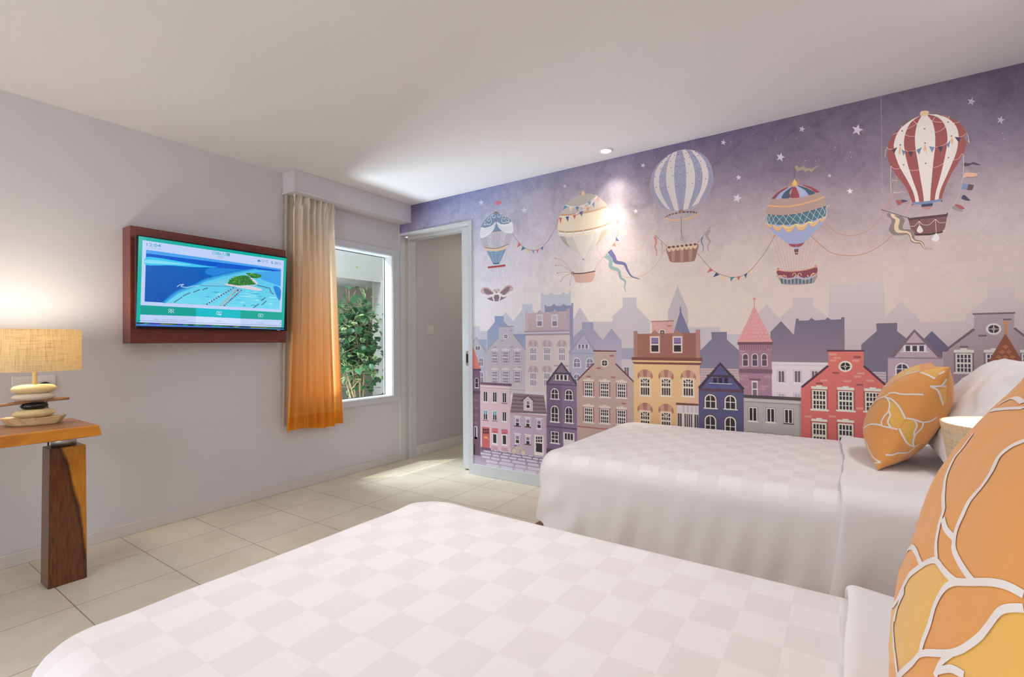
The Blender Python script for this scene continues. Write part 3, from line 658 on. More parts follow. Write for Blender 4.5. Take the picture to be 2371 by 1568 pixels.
# ------------------------------------------------------------------ beds
def rr_ring(hx, hy, r, n):
    """n points on a rounded rectangle, even in arc length, starting mid +x side; returns (x, y, nx, ny)"""
    r = min(r, hx*.98, hy*.98); segs = []
    sx, sy = 2*(hx-r), 2*(hy-r); q = math.pi*r/2
    out = []; per = 2*sx+2*sy+4*q
    for i in range(n):
        d = per*i/n
        parts = [('l', (hx, -(hy-r)), (0, 1), sy), ('c', (hx-r, hy-r), 0, q), ('l', (hx-r, hy), (-1, 0), sx), ('c', (-(hx-r), hy-r), 1, q),
                 ('l', (-hx, hy-r), (0, -1), sy), ('c', (-(hx-r), -(hy-r)), 2, q), ('l', (-(hx-r), -hy), (1, 0), sx), ('c', (hx-r, -(hy-r)), 3, q)]
        for p in parts:
            if d <= p[3]+1e-9:
                if p[0] == 'l':
                    nx, ny = (p[2][1], -p[2][0]); out.append((p[1][0]+p[2][0]*d, p[1][1]+p[2][1]*d, nx, ny))
                else:
                    a = p[2]*math.pi/2+d/r; out.append((p[1][0]+r*math.cos(a), p[1][1]+r*math.sin(a), math.cos(a), math.sin(a)))
                break
            d -= p[3]
        else: out.append(out[0])
    return out
ZT = .605
def duvet_mesh(cx, cy, hx, hy, seed, hem=.285):
    n = 520; vs = []; fs = []
    prof = []                        # (inset from outer, z, fold weight)
    for k in range(13):
        t = k/12; prof.append((-.004-.010*(1-t), hem+(ZT-.062-hem)*t, (1-t)))
    for k in range(1, 9):
        a = k/8*math.pi/2; prof.append((.075*(1-math.cos(a)), ZT-.062+.062*math.sin(a), 0))
    ins = [.10, .14, .19, .25, .32, .40, .47]; ins = [i for i in ins if i < hy-.09]+[hy-.06]
    for i in ins: prof.append((i, None, 0))
    for (d, z, w) in prof:
        ring = rr_ring(hx-max(d, 0), hy-max(d, 0), max(.10-max(d, 0)*.5, .02), n)
        for i, (x, y, nx, ny) in enumerate(ring):
            off = -d if d < 0 else 0; zz = z
            s = (x*6.0 if abs(ny) > abs(nx) else y*6.0)+seed
            corner = math.exp(-(((x+hx)/.22)**2+((abs(y)-hy)/.22)**2))
            if w > 0:
                f = .0075*math.sin(3.1*s+1.4*math.sin(1.3*s+3*w))+.005*math.sin(9.7*s+4*w)+.012*corner*math.sin(26*(x-y)+9*w)
                f += .004*smooth_noise(s*.6, z*9, seed); off += w**.8*f+.012*w*w
                sd_ = min(1, max(0, abs(ny)-.3)/.6)*min(1, max(0, (x+hx-.05)/.25)); zz = z-.065*w*sd_
                if w > .99: zz += .006*math.sin(2.2*s)
            if zz is None:
                ex = 1-((x/hx)**2); ey = 1-((y/hy)**2); zz = ZT+.010*min(1, d*5-.35)*max(0, ex)*max(0, ey)+.0015*smooth_noise(x*5, y*5, seed)
            elif w == 0 or w < .5: zz += .004*corner*math.sin(30*(x+y))*(1 if z < ZT-.01 else .3)
            vs.append((x+nx*off, y+ny*off, zz))
    R = len(prof)
    for j in range(R-1):
        for i in range(n):
            a = j*n+i; b = j*n+(i+1) % n; fs.append((a, b, b+n, a+n))
    fs.append(tuple((R-1)*n+i for i in range(n)))
    me = bpy.data.meshes.new('duvet'); me.from_pydata([(v[0]+cx, v[1]+cy, v[2]) for v in vs], [], fs); me.update(); return me
def sheet_mesh(cx, cy, hx, hy, xe, seed, hem=.215):
    """folded back top sheet: band from xe to the head end, draping down both sides"""
    path = []
    y = hy+.012
    for k in range(14): path.append((-(y+.010*(1-k/13)), hem+(ZT-.05-hem)*k/13, 1-k/13, 'n'))
    for k in range(1, 7):
        a = k/7*math.pi/2; path.append((-(y-.06*(1-math.cos(a))), ZT-.05+.062*math.sin(a), 0, 'c'))
    for k in range(0, 25): path.append((-(y-.06)+2*(y-.06)*k/24, ZT+.016+.008*math.sin(math.pi*k/24), 0, 't'))
    for p in [(-q[0], *q[1:]) for q in reversed(path[:20])]: path.append(p)
    # lip columns: tucked under, round nose, then the flat band
    cols = [(.020, -.012), (.006, -.011), (-.004, -.006), (-.008, .0), (-.004, .007), (.006, .010), (.020, .009)]
    xs = [(xe+a, b) for a, b in cols]+[(xe+.02+(cx+hx-.03-xe-.02)*k/22, .006*math.exp(-k/3)) for k in range(1, 23)]
    vs, fs = [], []
    m = len(path)
    for i, (x, lift) in enumerate(xs):
        for j, (yy, z, w, kind) in enumerate(path):
            ang = {'n': (-1 if yy < 0 else 1, 0), 't': (0, 1), 'c': ((-.7 if yy < 0 else .7), .7)}[kind]
            xw = x+.006*math.sin(yy*7+seed)+.002*math.sin(yy*23+seed)-(.050*w**1.3 if x < xe+.2 else 0)*(1-min(1, (x-xe)/.2) if x > xe else 1)
            f = w*(.009*math.sin(26*x+3*w+seed)+.016*math.exp(-((x-xe-.03)/.05)**2)+.006*math.sin(60*x+5*w))
            wr_ = .003*smooth_noise(x*9, yy*7, seed) if kind == 't' else 0
            vs.append((xw, cy+yy+ang[0]*(lift+f), z+ang[1]*(lift+wr_)))
    for i in range(len(xs)-1):
        for j in range(m-1):
            a = i*m+j; fs.append((a, a+m, a+m+1, a+1))
    me = bpy.data.meshes.new('sheet'); me.from_pydata(vs, [], fs); me.update(); return me
def cut_x(me, x):
    bm = bmesh.new(); bm.from_mesh(me); bmesh.ops.triangulate(bm, faces=[f for f in bm.faces if len(f.verts) > 4])
    bmesh.ops.bisect_plane(bm, geom=bm.verts[:]+bm.edges[:]+bm.faces[:], plane_co=(x, 0, 0), plane_no=(1, 0, 0), clear_outer=True)
    bm.to_mesh(me); bm.free(); me.update(); return me
def bed(cx, cy, hx, hy, label, seed, dlab, slab_, dgrp):
    t = thing('bed', label, 'bed', (cx, cy, 0), 'single beds')
    b = bmesh.new(); box(b, -hx-.055, hx, -hy+.035, hy-.035, .10, .235, .006); obj('bed_base', b, M['bedwood'], t)
    b = bmesh.new(); box(b, -hx+.03, hx-.01, -hy+.03, hy-.03, .236, ZT-.022, .04, 3); obj('mattress', b, M['mattress'], t)
    for sx in (-1, 1):
        for sy in (-1, 1):
            b = bmesh.new(); box(b, sx*(hx-.08)-.04, sx*(hx-.08)+.04, sy*(hy-.1)-.04, sy*(hy-.1)+.04, 0, .10); obj('leg', b, M['bedwood'], t)
    d = link('duvet', cut_x(duvet_mesh(cx, cy, hx, hy, seed), 3.512), M['duvet'], None, True); tag(d, dlab, 'duvet', dgrp)
    s = link('top_sheet', sheet_mesh(cx, cy, hx, hy, 3.5, seed), M['sheet'], None, True); tag(s, slab_, 'bed sheet')
    md = s.modifiers.new('sub', 'SUBSURF'); md.levels = 1; md.render_levels = 2
BX, BHX = 3.30, 1.0
bed(BX, -.735, BHX, .565, 'single bed nearest the mural wall on a low brown wooden base', 2.0, 'white chequered duvet draped over the bed beside the mural wall', 'white top sheet folded back across the bed beside the mural', 'white duvets')
bed(BX, -2.51, BHX, .51, 'single bed nearest the camera filling the bottom of the picture', 5.0, 'white chequered duvet on the nearest bed in the foreground', 'white top sheet folded back on the nearest foreground bed', 'white duvets')
# ------------------------------------------------------------------ pillows
def pillow_pts(w, h, th, n, seed, pinch=.07, wr_=.004, pw=.62):
    def f(u, v, side):
        uu, vv = 2*u-1, 2*v-1
        # denser sampling towards the seam
        uu = math.sin(uu*math.pi/2)*.6+uu*.4; vv = math.sin(vv*math.pi/2)*.6+vv*.4
        x = w/2*uu*(1-pinch*(1-vv*vv)*(uu*uu)); y = h/2*vv*(1-pinch*(1-uu*uu)*(vv*vv))
        e = max(0, (1-abs(uu)**2.4))*max(0, (1-abs(vv)**2.4)); z = th/2*e**pw
        k = (abs(uu*vv))**3; z += side*0
        z += wr_*smooth_noise(x*16+seed, y*16, seed)*min(1, e*3)+wr_*1.5*math.sin(40*(uu-vv)+seed)*k*e
        return x, y, side*max(z, 0)
    return f
def pillow_mesh(name, w, h, th, n, seed, **kw):
    f = pillow_pts(w, h, th, n, seed, **kw); vs = []; fs = []
    for side in (1, -1):
        for j in range(n+1):
            for i in range(n+1): vs.append(f(i/n, j/n, side))
    m = (n+1)**2
    for j in range(n):
        for i in range(n):
            a = j*(n+1)+i; fs.append((a, a+1, a+n+2, a+n+1)); fs.append((m+a, m+a+n+1, m+a+n+2, m+a+1))
    me = bpy.data.meshes.new(name); me.from_pydata(vs, [], fs)
    bm = bmesh.new(); bm.from_mesh(me); bmesh.ops.remove_doubles(bm, verts=bm.verts, dist=1e-6); bm.to_mesh(me); bm.free(); me.update(); return me
def frame(c, up, yaw=0):
    Y = Vector(up).normalized(); X = Vector((math.sin(yaw), -math.cos(yaw), 0)); X = (X-Y*X.dot(Y)).normalized(); Z = X.cross(Y)
    m = Matrix((X, Y, Z)).transposed().to_4x4(); m.translation = Vector(c); return m
ORANGE, YEL, LINE = rgb(230, 160, 88), rgb(236, 184, 94), rgb(236, 226, 220)
def cush_mat():
    t = NT('orange_petal_print'); a = t.n('ShaderNodeVertexColor', layer_name='Col'); t.l(a.outputs[0], t.b.inputs['Base Color']); v = t.obj()
    t.bump(t.noise(v, 900, 2), .15, .0008); t.b.inputs['Sheen Weight'].default_value = .2; return t.done(.75, .2)
M['cush'] = cush_mat(); M['cushline'] = paint('cream_print_line', LINE, .75, 0, 0)
def pip(p, poly):
    x, y = p; c = False; j = len(poly)-1
    for i in range(len(poly)):
        if (poly[i][1] > y) != (poly[j][1] > y) and x < (poly[j][0]-poly[i][0])*(y-poly[i][1])/(poly[j][1]-poly[i][1])+poly[i][0]: c = not c
        j = i
    return c
def project(p):
    d = Vector(p)-Vector(CP); q = [sum(RM[k][i]*d[k] for k in range(3)) for i in range(3)]
    return (W/2+F*q[0]/-q[2], H/2-F*q[1]/-q[2]) if q[2] < -1e-4 else (1e5, 1e5)
def printed_cushion(label, c, up, yaw, size, th, seed, crop, lines, cells, lw, n=110):
    mt = frame(c, up, yaw); me = pillow_mesh('cushion_cover', size, size, th, n, seed, pinch=.06, wr_=.002, pw=.6)
    t = bpy.data.objects.new('cushion', None); C.objects.link(t); t.matrix_world = mt; tag(t, label, 'cushion', 'orange patterned cushions')
    wv = [mt @ v.co for v in me.vertices]; fcs = [tuple(p.vertices) for p in me.polygons]
    tree = BVHTree.FromPolygons(wv, fcs); cam_p = Vector(CP)
    ox, oy, sc = crop; cells = [[(ox+x/sc, oy+y/sc) for x, y in q] for q in cells]
    ca = me.color_attributes.new('Col', 'FLOAT_COLOR', 'POINT'); cols = []
    for p in wv:
        col = ORANGE; px = project(p)
        for q in cells:
            if pip(px, q):
                d = p-cam_p; h = tree.ray_cast(cam_p, d.normalized())
                if h[0] is not None and abs(h[3]-d.length) < .02: col = YEL
        cols.extend((*col, 1))
    ca.data.foreach_set('color', cols); link('cushion_cover', me, M['cush'], t, True)
    vs, fs = [], []; inv = mt.inverted()
    def ribbon(pw):
        run = []
        for p in pw+[None]:
            if p is not None: run.append(p); continue
            if len(run) > 2:
                b = len(vs)
                for i, (q, nn) in enumerate(run):
                    d = (run[min(i+1, len(run)-1)][0]-run[max(i-1, 0)][0]).normalized(); s_ = d.cross(nn).normalized()
                    for k in (-1, 0, 1):
                        o = q+s_*lw/2*k; h = tree.find_nearest(o); vs.append(inv @ (h[0]+h[1]*.0009))
                for i in range(len(run)-1):
                    for k in (0, 1): a = b+3*i+k; fs.append((a, a+1, a+4, a+3))
            run = []
    for ln in lines:
        pts = spline([(x, y, 0) for x, y in ln], 10); pw = []
        for q in pts:
            r = wray(ox+q[0]/sc, oy+q[1]/sc).normalized(); h = tree.ray_cast(cam_p, r)
            ok = h[0] is not None
            if ok and pw and pw[-1] is not None and (h[0]-pw[-1][0]).length > .04: pw.append(None)
            pw.append((h[0], h[1]) if ok else None)
        ribbon(pw)
        # the same drawing continues on the reverse side, mirrored
        bk = []
        for p in pw:
            if p is None: bk.append(None); continue
            l = inv @ p[0]; h = tree.find_nearest(mt @ Vector((-l[0]*.97, l[1]*.97, -l[2]))); bk.append((h[0], h[1]))
        ribbon(bk)
    ml = bpy.data.meshes.new('petal_outline'); ml.from_pydata(vs, [], fs); ml.update(); link('petal_outline', ml, M['cushline'], t, True)
    return t
L2 = [[(925, 175), (1010, 205), (1110, 255)], [(450, 355), (530, 335), (620, 270), (720, 215), (830, 180), (920, 155)], [(740, 205), (800, 150), (870, 130)],
      [(270, 570), (300, 598), (360, 540), (420, 500), (500, 470), (540, 440), (600, 430), (700, 450), (830, 450), (965, 455)],
      [(480, 490), (550, 505), (620, 560), (680, 640), (740, 760)], [(510, 500), (540, 560), (530, 660), (480, 720), (440, 790), (445, 830)],
      [(530, 660), (550, 710), (520, 790), (545, 850), (560, 865)], [(200, 890), (250, 850), (310, 825), (400, 830), (480, 855), (560, 870), (640, 890)],
      [(205, 700), (203, 800), (188, 900), (185, 1000), (175, 1080), (188, 1180), (220, 1250), (290, 1290), (350, 1310), (430, 1300)],
      [(188, 985), (250, 1050), (300, 1170), (360, 1260), (430, 1300)], [(250, 1350), (300, 1320), (350, 1315)],
      [(660, 880), (710, 980), (760, 1060), (830, 1100), (900, 1080)], [(755, 750), (860, 770), (960, 800), (1060, 780), (1130, 730)],
      [(850, 770), (880, 840), (845, 930), (850, 980), (830, 1050), (840, 1095)], [(960, 800), (940, 870), (880, 930), (850, 970)],
      [(490, 1205), (560, 1210), (650, 1185), (770, 1175), (850, 1110)], [(1050, 350), (1130, 350), (1200, 330), (1250, 260)],
      [(1060, 360), (1140, 400), (1180, 500), (1210, 585)], [(1160, 345), (1250, 350)], [(1160, 200), (1230, 160)], [(460, 350), (350, 450), (290, 540), (220, 640), (205, 700)]]
Y2 = [[(545, 520), (620, 580), (680, 660), (740, 760), (650, 880), (560, 860), (525, 780), (550, 700), (530, 620)], [(755, 765), (860, 790), (875, 850), (840, 930), (840, 1090), (760, 1050), (665, 880)],
      [(190, 1000), (250, 1060), (350, 1280), (220, 1240), (180, 1150)], [(930, 170), (1110, 245), (1230, 115), (1000, 140)], [(460, 340), (720, 210), (930, 150), (900, 50), (700, 100), (560, 190)], [(1160, 400), (1250, 350), (1250, 560), (1200, 570)]]
printed_cushion('orange petal patterned cushion leaning on the white pillow of the bed beside the mural', (3.705, -.735, .826), (.2, 0, .38), 0, .445, .215, 3, (1960, 830, 5.407), L2, Y2, .0062)
L1 = [[(1010, 415), (987, 425), (930, 450), (870, 500), (835, 570), (790, 640), (730, 710), (690, 790), (665, 850), (652, 910), (655, 960), (690, 1030), (740, 1100), (760, 1108)],
      [(745, 385), (690, 460), (650, 510), (612, 600), (600, 700), (600, 760), (580, 830), (565, 920), (567, 1000)], [(598, 800), (612, 850), (652, 895)],
      [(400, 990), (440, 940), (465, 960), (490, 1020), (500, 1030)], [(310, 1250), (322, 1230), (350, 1225), (375, 1195), (410, 1120), (440, 1070), (500, 1025), (530, 1008), (565, 1005), (600, 1050), (640, 1090), (680, 1108), (800, 1108), (870, 1115), (930, 1135), (990, 1168)],
      [(680, 1108), (640, 1115), (600, 1145), (560, 1220), (530, 1320), (500, 1400), (488, 1455)], [(990, 1235), (920, 1235), (870, 1255), (820, 1320), (780, 1370), (730, 1410), (680, 1440), (620, 1455), (500, 1455), (450, 1500), (400, 1545), (380, 1565)],
      [(410, 1150), (365, 1260), (355, 1330), (360, 1420), (378, 1568)], [(640, 1455), (590, 1500), (560, 1568)], [(575, 1540), (640, 1530), (700, 1562)], [(320, 1230), (295, 1290), (285, 1380), (305, 1450), (335, 1540)],
      [(830, 275), (900, 268), (990, 264)], [(870, 245), (940, 215), (985, 240)], [(400, 1150), (372, 1250), (362, 1300)]]
Y1 = [[(545, 1015), (590, 1060), (640, 1105), (590, 1140), (540, 1260), (490, 1450), (385, 1545), (362, 1400), (370, 1240), (400, 1130), (440, 1080), (500, 1030)],
      [(1100, 1240), (987, 1240), (900, 1250), (830, 1320), (760, 1400), (640, 1458), (600, 1510), (700, 1560), (1100, 1620)], [(320, 1240), (375, 1200), (362, 1300), (368, 1500), (330, 1500), (288, 1400)]]
printed_cushion('large orange petal patterned cushion on the nearest foreground bed', (3.635, -2.56, .850), (.11, 0, .42), 0, .46, .165, 4, (1900, 820, 2.0955), L1, Y1, .0062)
def white_pillow(label, c, up, yaw, w, h, th, seed, grp='white pillows'):
    o = link('pillow', pillow_mesh('pillow', w, h, th, 60, seed, pinch=.05, wr_=.006, pw=.5), M['pillow'], None, True); o.matrix_world = frame(c, up, yaw); return tag(o, label, 'pillow', grp)
white_pillow('white pillow directly behind the orange cushion by the mural', (3.94, -.70, .845), (.28, .0, .38), 0, .80, .47, .19, 5)
white_pillow('white pillow farthest back against the mural side bed head', (4.19, -.78, .87), (.20, .0, .44), 0, .74, .47, .20, 8)
white_pillow('white pillow behind the large orange foreground cushion', (3.95, -2.55, .86), (.24, .0, .42), 0, .74, .46, .17, 9)
# ------------------------------------------------------------------ nightstand and its lamp
ns = thing('nightstand', 'low wooden nightstand between the two beds under the lamp', 'nightstand', (3.98, -1.65, 0))
b = bmesh.new(); box(b, -.28, .30, -.24, .24, .06, .44, .006); obj('cabinet_body', b, M['bedwood'], ns)
b = bmesh.new(); box(b, -.300, -.28, -.22, .22, .27, .42, .004); dr = obj('drawer', b, M['bedwood'], ns)
b = bmesh.new(); tube(b, [(-.300, 0, .345), (-.325, 0, .345)], .01, 12); obj('knob', b, M['steel'], dr)
b = bmesh.new(); box(b, -.26, .28, -.22, .22, 0, .06); obj('plinth', b, M['bedwood'], ns)
l2 = thing('bedside_lamp', 'bedside lamp with tapered linen shade glowing between the beds', 'lamp', (3.832, -1.65, .44))
oval_shade('lamp_shade', M['shade2'], 3.832, -1.65, .665, .920, .102, .102, l2, top=1.36)
b = bmesh.new(); lathe(b, [(.06, .4405), (.06, .455), (.018, .47), (.03, .52), (.035, .57), (.012, .63), (.010, .74)], (3.832, -1.65, 0), 28); wpart('lamp_base', b, M['cream'], l2, True)
b = bmesh.new(); lathe(b, [(.004, .745), (.024, .76), (.030, .785), (.024, .81), (.004, .825)], (3.832, -1.65, 0), 16); wpart('bulb', b, M['bulb'], l2, True)
point('bedside_lamp_light', (3.832, -1.65, .82), 4.5, (1, .90, .78), .03)
# ------------------------------------------------------------------ picture on the television
sc = Canvas(0, .1766, 2e-5, 1); sc.crop(270, 500, 4.9)
def text2(cv, s, x, y, w, h, c, slope=0.0, dl=0, bold=0, cap=.70):
    """writing fitted into a box: x,y = left end of the baseline, w width, h cap height (crop pixels)"""
    cu = bpy.data.curves.new('t', 'FONT'); cu.body = s; cu.size = 1; cu.offset = bold; cu.resolution_u = 3; o = bpy.data.objects.new('t', cu); C.objects.link(o)
    me = bpy.data.meshes.new_from_object(o.evaluated_get(bpy.context.evaluated_depsgraph_get()))
    bpy.data.objects.remove(o); bpy.data.curves.remove(cu)
    xs = [v.co.x for v in me.vertices]; x0, x1 = min(xs), max(xs); me.calc_loop_triangles()
    pts = [cv.P(x+(v.co.x-x0)/(x1-x0)*w, y+slope*(v.co.x-x0)/(x1-x0)*w-v.co.y/cap*h) for v in me.vertices]
    cc = cv.col(c, pts[0][0]); cv.raw(pts, [cc]*len(pts), dl, [tuple(t.vertices) for t in me.loop_triangles]); bpy.data.meshes.remove(me)
TEAL, TE2, PAN = (0, 176, 164), (0, 186, 200), (190, 208, 246)
sc.poly([(250, 228), (1928, 482), (1898, 1285), (220, 1248)], TEAL, 0)
for k in range(70):                                    # palm line pattern of the border
    x = 262+k*23.5; y = 232+(x-250)*.1514; d = 12*math.sin(k*.45)
    sc.line([(x, y), (x+d+6, y+34)], 3, (0, 140, 130), 1)
for k in range(36):
    y = 290+k*26; x = 247-(y-228)*.0294; sc.line([(x+2, y), (x+36, y+14+10*math.sin(k*.6))], 3, (0, 140, 132), 1)
    y = 520+k*20; x = 1924-(y-482)*.037
    if y < 1230: sc.line([(x-26, y), (x-2, y-10+8*math.sin(k*.6))], 3, (0, 140, 132), 1)
sc.L += 2
sc.poly([(295, 275), (1898, 508), (1872, 1095), (272, 1012)], PAN, 0)
sc.L += 1
I0, I1, I2, I3 = (335, 383), (1866, 600), (1848, 1062), (317, 972)
sc.poly([I0, I1, I2, I3], (0, 98, 190), 0, c2=(0, 84, 178))
sc.L += 1
sc.poly([(335, 383), (1866, 600), (1866, 625), (334, 425)], (70, 160, 236), 0)             # hazy sky
sc.poly([(334, 425), (1866, 618), (1865, 700), (1300, 640), (334, 470)], (0, 88, 204), 1)
sc.curve([(334, 470), (480, 478), (700, 515), (1000, 565), (1140, 582), (900, 582), (600, 562), (334, 555)], (60, 196, 236), 2)
sc.curve([(334, 500), (500, 508), (700, 535), (850, 556), (600, 550), (334, 535)], (130, 220, 244), 3)
sc.curve([(1060, 590), (1300, 600), (1500, 620), (1300, 650), (1100, 680), (1000, 640)], (30, 130, 216), 2)
sc.poly([(560, 985), (700, 880), (900, 800), (1010, 745), (1200, 690), (1420, 640), (1600, 610), (1865, 640), (1848, 1062)], (76, 190, 232), 3, c2=(110, 214, 238))
sc.poly([(1560, 640), (1866, 625), (1862, 800), (1640, 720)], (60, 160, 232), 4)
sc.curve([(1780, 800), (1860, 830), (1852, 960), (1810, 900)], (20, 130, 214), 4)
sc.curve([(940, 790), (1150, 740), (1300, 700), (1450, 650), (1560, 660), (1540, 760), (1300, 790), (1100, 800)], (112, 200, 228), 4)
rs = random.Random(4)
for k, c in enumerate(((14, 112, 200), (34, 136, 212), (56, 164, 224))):
    d = 34-k*12; sc.line([(560-d, 985), (700-d*.8, 880-d*.5), (900-d*.6, 800-d*.6), (1010-d*.5, 745-d*.6), (1200, 690-d*.7), (1420, 640-d*.5), (1590, 612-d*.2)], 26, c, 2.2+k*.25, 5)
for k in range(60):
    x = rs.uniform(760, 1780); y = rs.uniform(850, 1040)
    if y < 1060-(x-560)*.35 or y > 972+(x-317)*.0588-14: continue
    w = rs.uniform(30, 110); sc.curve([(x-w/2, y), (x, y-rs.uniform(4, 10)), (x+w/2, y+w*.04), (x, y+rs.uniform(4, 10))], rs.choice([(150, 226, 240), (90, 200, 230), (60, 176, 214), (130, 216, 236)]), 5)
sc.curve([(1220, 770), (1350, 775), (1500, 790), (1640, 830), (1620, 850), (1450, 825), (1300, 800)], (214, 206, 218), 6)     # sand
sc.curve([(1500, 700), (1560, 720), (1600, 770), (1540, 790), (1480, 760)], (206, 206, 222), 6)
G = [(46, 120, 52), (74, 148, 58), (30, 96, 60), (100, 168, 60)]
sc.curve([(1262, 768), (1290, 725), (1360, 690), (1440, 675), (1500, 690), (1540, 740), (1580, 775), (1500, 785), (1380, 790), (1300, 778)], G[0], 7)
sc.curve([(1465, 650), (1540, 650), (1610, 662), (1645, 680), (1600, 708), (1530, 700), (1500, 672)], G[0], 7)
for k in range(120):
    a = rs.random()*6.28; r = rs.random()**.5; cx_, cy_, rx, ry = (1415, 735, 140, 46) if k % 3 else (1560, 680, 76, 24)
    sc.ell(cx_+rx*r*math.cos(a), cy_+ry*r*math.sin(a)+(.1*rx*r*math.cos(a)), rs.uniform(6, 13), rs.uniform(4, 8), G[k % 4], 8, 7)
sc.line([(685, 805), (720, 782), (760, 778), (730, 800), (800, 812), (870, 798), (940, 792)], 9, (170, 206, 236), 6, 5)
sc.line([(940, 790), (1150, 798), (1330, 805), (1360, 830), (1330, 880), (1250, 950), (1170, 1018)], 6, (60, 120, 160), 7, 5)
sc.line([(1362, 825), (1290, 910), (1180, 1015)], 16, (176, 176, 170), 8, 5)
for k in range(24):
    t = k/23
    for q, (x0, y0, x1, y1) in enumerate(((1320, 822, 1010, 1012), (1410, 850, 1215, 1025), (1385, 832, 1330, 900))):
        if q == 2 and k > 9: continue
        x = x0+(x1-x0)*t; y = y0+(y1-y0)*t; sc.poly([(x-9, y-8), (x+5, y-12), (x+13, y+1), (x-1, y+7)], ((40, 84, 130), (170, 180, 200))[k % 2], 9)
for a, b_ in (((650, 982), (745, 920)), ((750, 910), (835, 872)), ((870, 868), (945, 836)), ((975, 838), (1035, 816)), ((1550, 1045), (1615, 998)), ((1640, 960), (1690, 925)), ((1645, 1012), (1698, 965)), ((1735, 815), (1752, 870)), ((1752, 870), (1782, 888)), ((1590, 785), (1730, 820))):
    sc.line([a, b_], 10, (74, 96, 124), 9)
sc.L += 11
for q, c in (([(272, 1012), (900, 1045), (900, 1140), (268, 1120)], (0, 158, 146)), ([(900, 1045), (1408, 1070), (1405, 1165), (900, 1140)], TE2), ([(1408, 1070), (1875, 1095), (1872, 1183), (1405, 1165)], (0, 164, 150))): sc.poly(q, c)
sc.poly([(268, 1120), (900, 1140), (900, 1248), (264, 1240)], PAN); sc.poly([(900, 1140), (1405, 1165), (1405, 1258), (900, 1248)], (206, 220, 250)); sc.poly([(1405, 1165), (1872, 1183), (1870, 1262), (1405, 1258)], PAN)
sc.L += 1
text2(sc, '12:04', 340, 342, 162, 36, (60, 150, 176), .10, bold=.004)
text2(sc, 'Tue, 21 Jan 2025', 338, 366, 174, 12, (140, 160, 196), .10)
text2(sc, 'OBLU', 1084, 434, 158, 31, (40, 176, 186), .12, bold=.012)
sc.poly([(1250, 422), (1284, 427), (1283, 459), (1249, 454)], (20, 150, 150)); sc.line([(1255, 441), (1266, 436), (1277, 443)], 4, PAN, 1, 4); sc.line([(1255, 449), (1277, 452)], 3, PAN, 1)
for k in range(9): sc.rect(1148+k*8, 452+k, 1153+k*8, 461+k, (140, 176, 206)); sc.rect(1148+k*8, 472+k, 1153+k*8, 480+k, (150, 184, 212))
sc.curve([(1597, 512), (1606, 502), (1614, 494), (1622, 502), (1632, 508), (1632, 520), (1600, 518)], (70, 120, 190))
text2(sc, '31°C', 1647, 524, 70, 25, (80, 96, 140), .12); text2(sc, '28°C', 1790, 546, 76, 25, (80, 96, 140), .12)
sc.curve([(1755, 515), (1766, 514), (1764, 532), (1780, 540), (1762, 544), (1754, 534)], (70, 150, 230))
# icons
for x, y in ((602, 1068), (634, 1070)): sc.line([(x+14*math.cos(a*.7), y+11*math.sin(a*.7)) for a in range(9)], 4, (226, 240, 244), 0, 2, True)
for x, y in ((602, 1096), (634, 1098)): sc.line([(x-14, y+8), (x-12, y-4), (x, y-9), (x+12, y-4), (x+14, y+8)], 4, (226, 240, 244), 0, 3)
sc.line([(1135, 1086), (1188, 1089), (1188, 1118), (1135, 1115)], 5, (226, 240, 244), 0, 0, True); sc.poly([(1156, 1094), (1170, 1102), (1156, 1110)], (226, 240, 244)); sc.line([(1150, 1122), (1176, 1124)], 5, (226, 240, 244)); sc.line([(1174, 1112), (1184, 1130)], 5, (226, 240, 244))
sc.line([(1614, 1112), (1652, 1114), (1659, 1120), (1658, 1142), (1650, 1147), (1613, 1145), (1607, 1139), (1608, 1118)], 4, (226, 240, 244), 0, 0, True); sc.poly([(1626, 1121), (1642, 1130), (1626, 1139)], (226, 240, 244))
text2(sc, 'Kids Club & Nature Centre', 428, 1182, 366, 17, (128, 142, 178), .028); text2(sc, 'TV', 1142, 1206, 34, 17, (128, 142, 178), .03); text2(sc, 'YouTube', 1586, 1222, 90, 15, (128, 142, 178), .03)
sc.poly([(288, 1165), (297, 1158), (297, 1172)], (0, 150, 140)); sc.poly([(1866, 1220), (1857, 1213), (1857, 1227)], (0, 150, 140))
sc.L += 1
def band(y0, y1, c, x0=222, x1=1899, sl=.036): sc.poly([(x0, y0), (x1, y0+sl*(x1-x0)), (x1, y1+sl*(x1-x0)), (x0, y1)], c)
band(1186, 1189, (60, 90, 130)); band(1206, 1212, (40, 70, 110)); band(1212, 1226, (20, 60, 90))
rb = random.Random(9)
for k in range(25):
    x = 230+k*64; sc.curve([(x, 1218+(x-222)*.036), (x+40, 1212+(x-222)*.036), (x+90, 1218+(x-222)*.036), (x+40, 1226+(x-222)*.036)], rb.choice([(40, 110, 40), (110, 130, 40), (60, 50, 190), (20, 50, 60), (30, 150, 90)]), 1)
band(1228, 1236, (60, 130, 220), sl=.033); band(1236, 1248, (20, 120, 190), sl=.0222)
band(1242, 1248, (90, 110, 230), sl=.0222)
o = sc.build('screen', M['screen']); local(o, tv); o['label'] = 'lit screen with a beach island picture and teal menu'
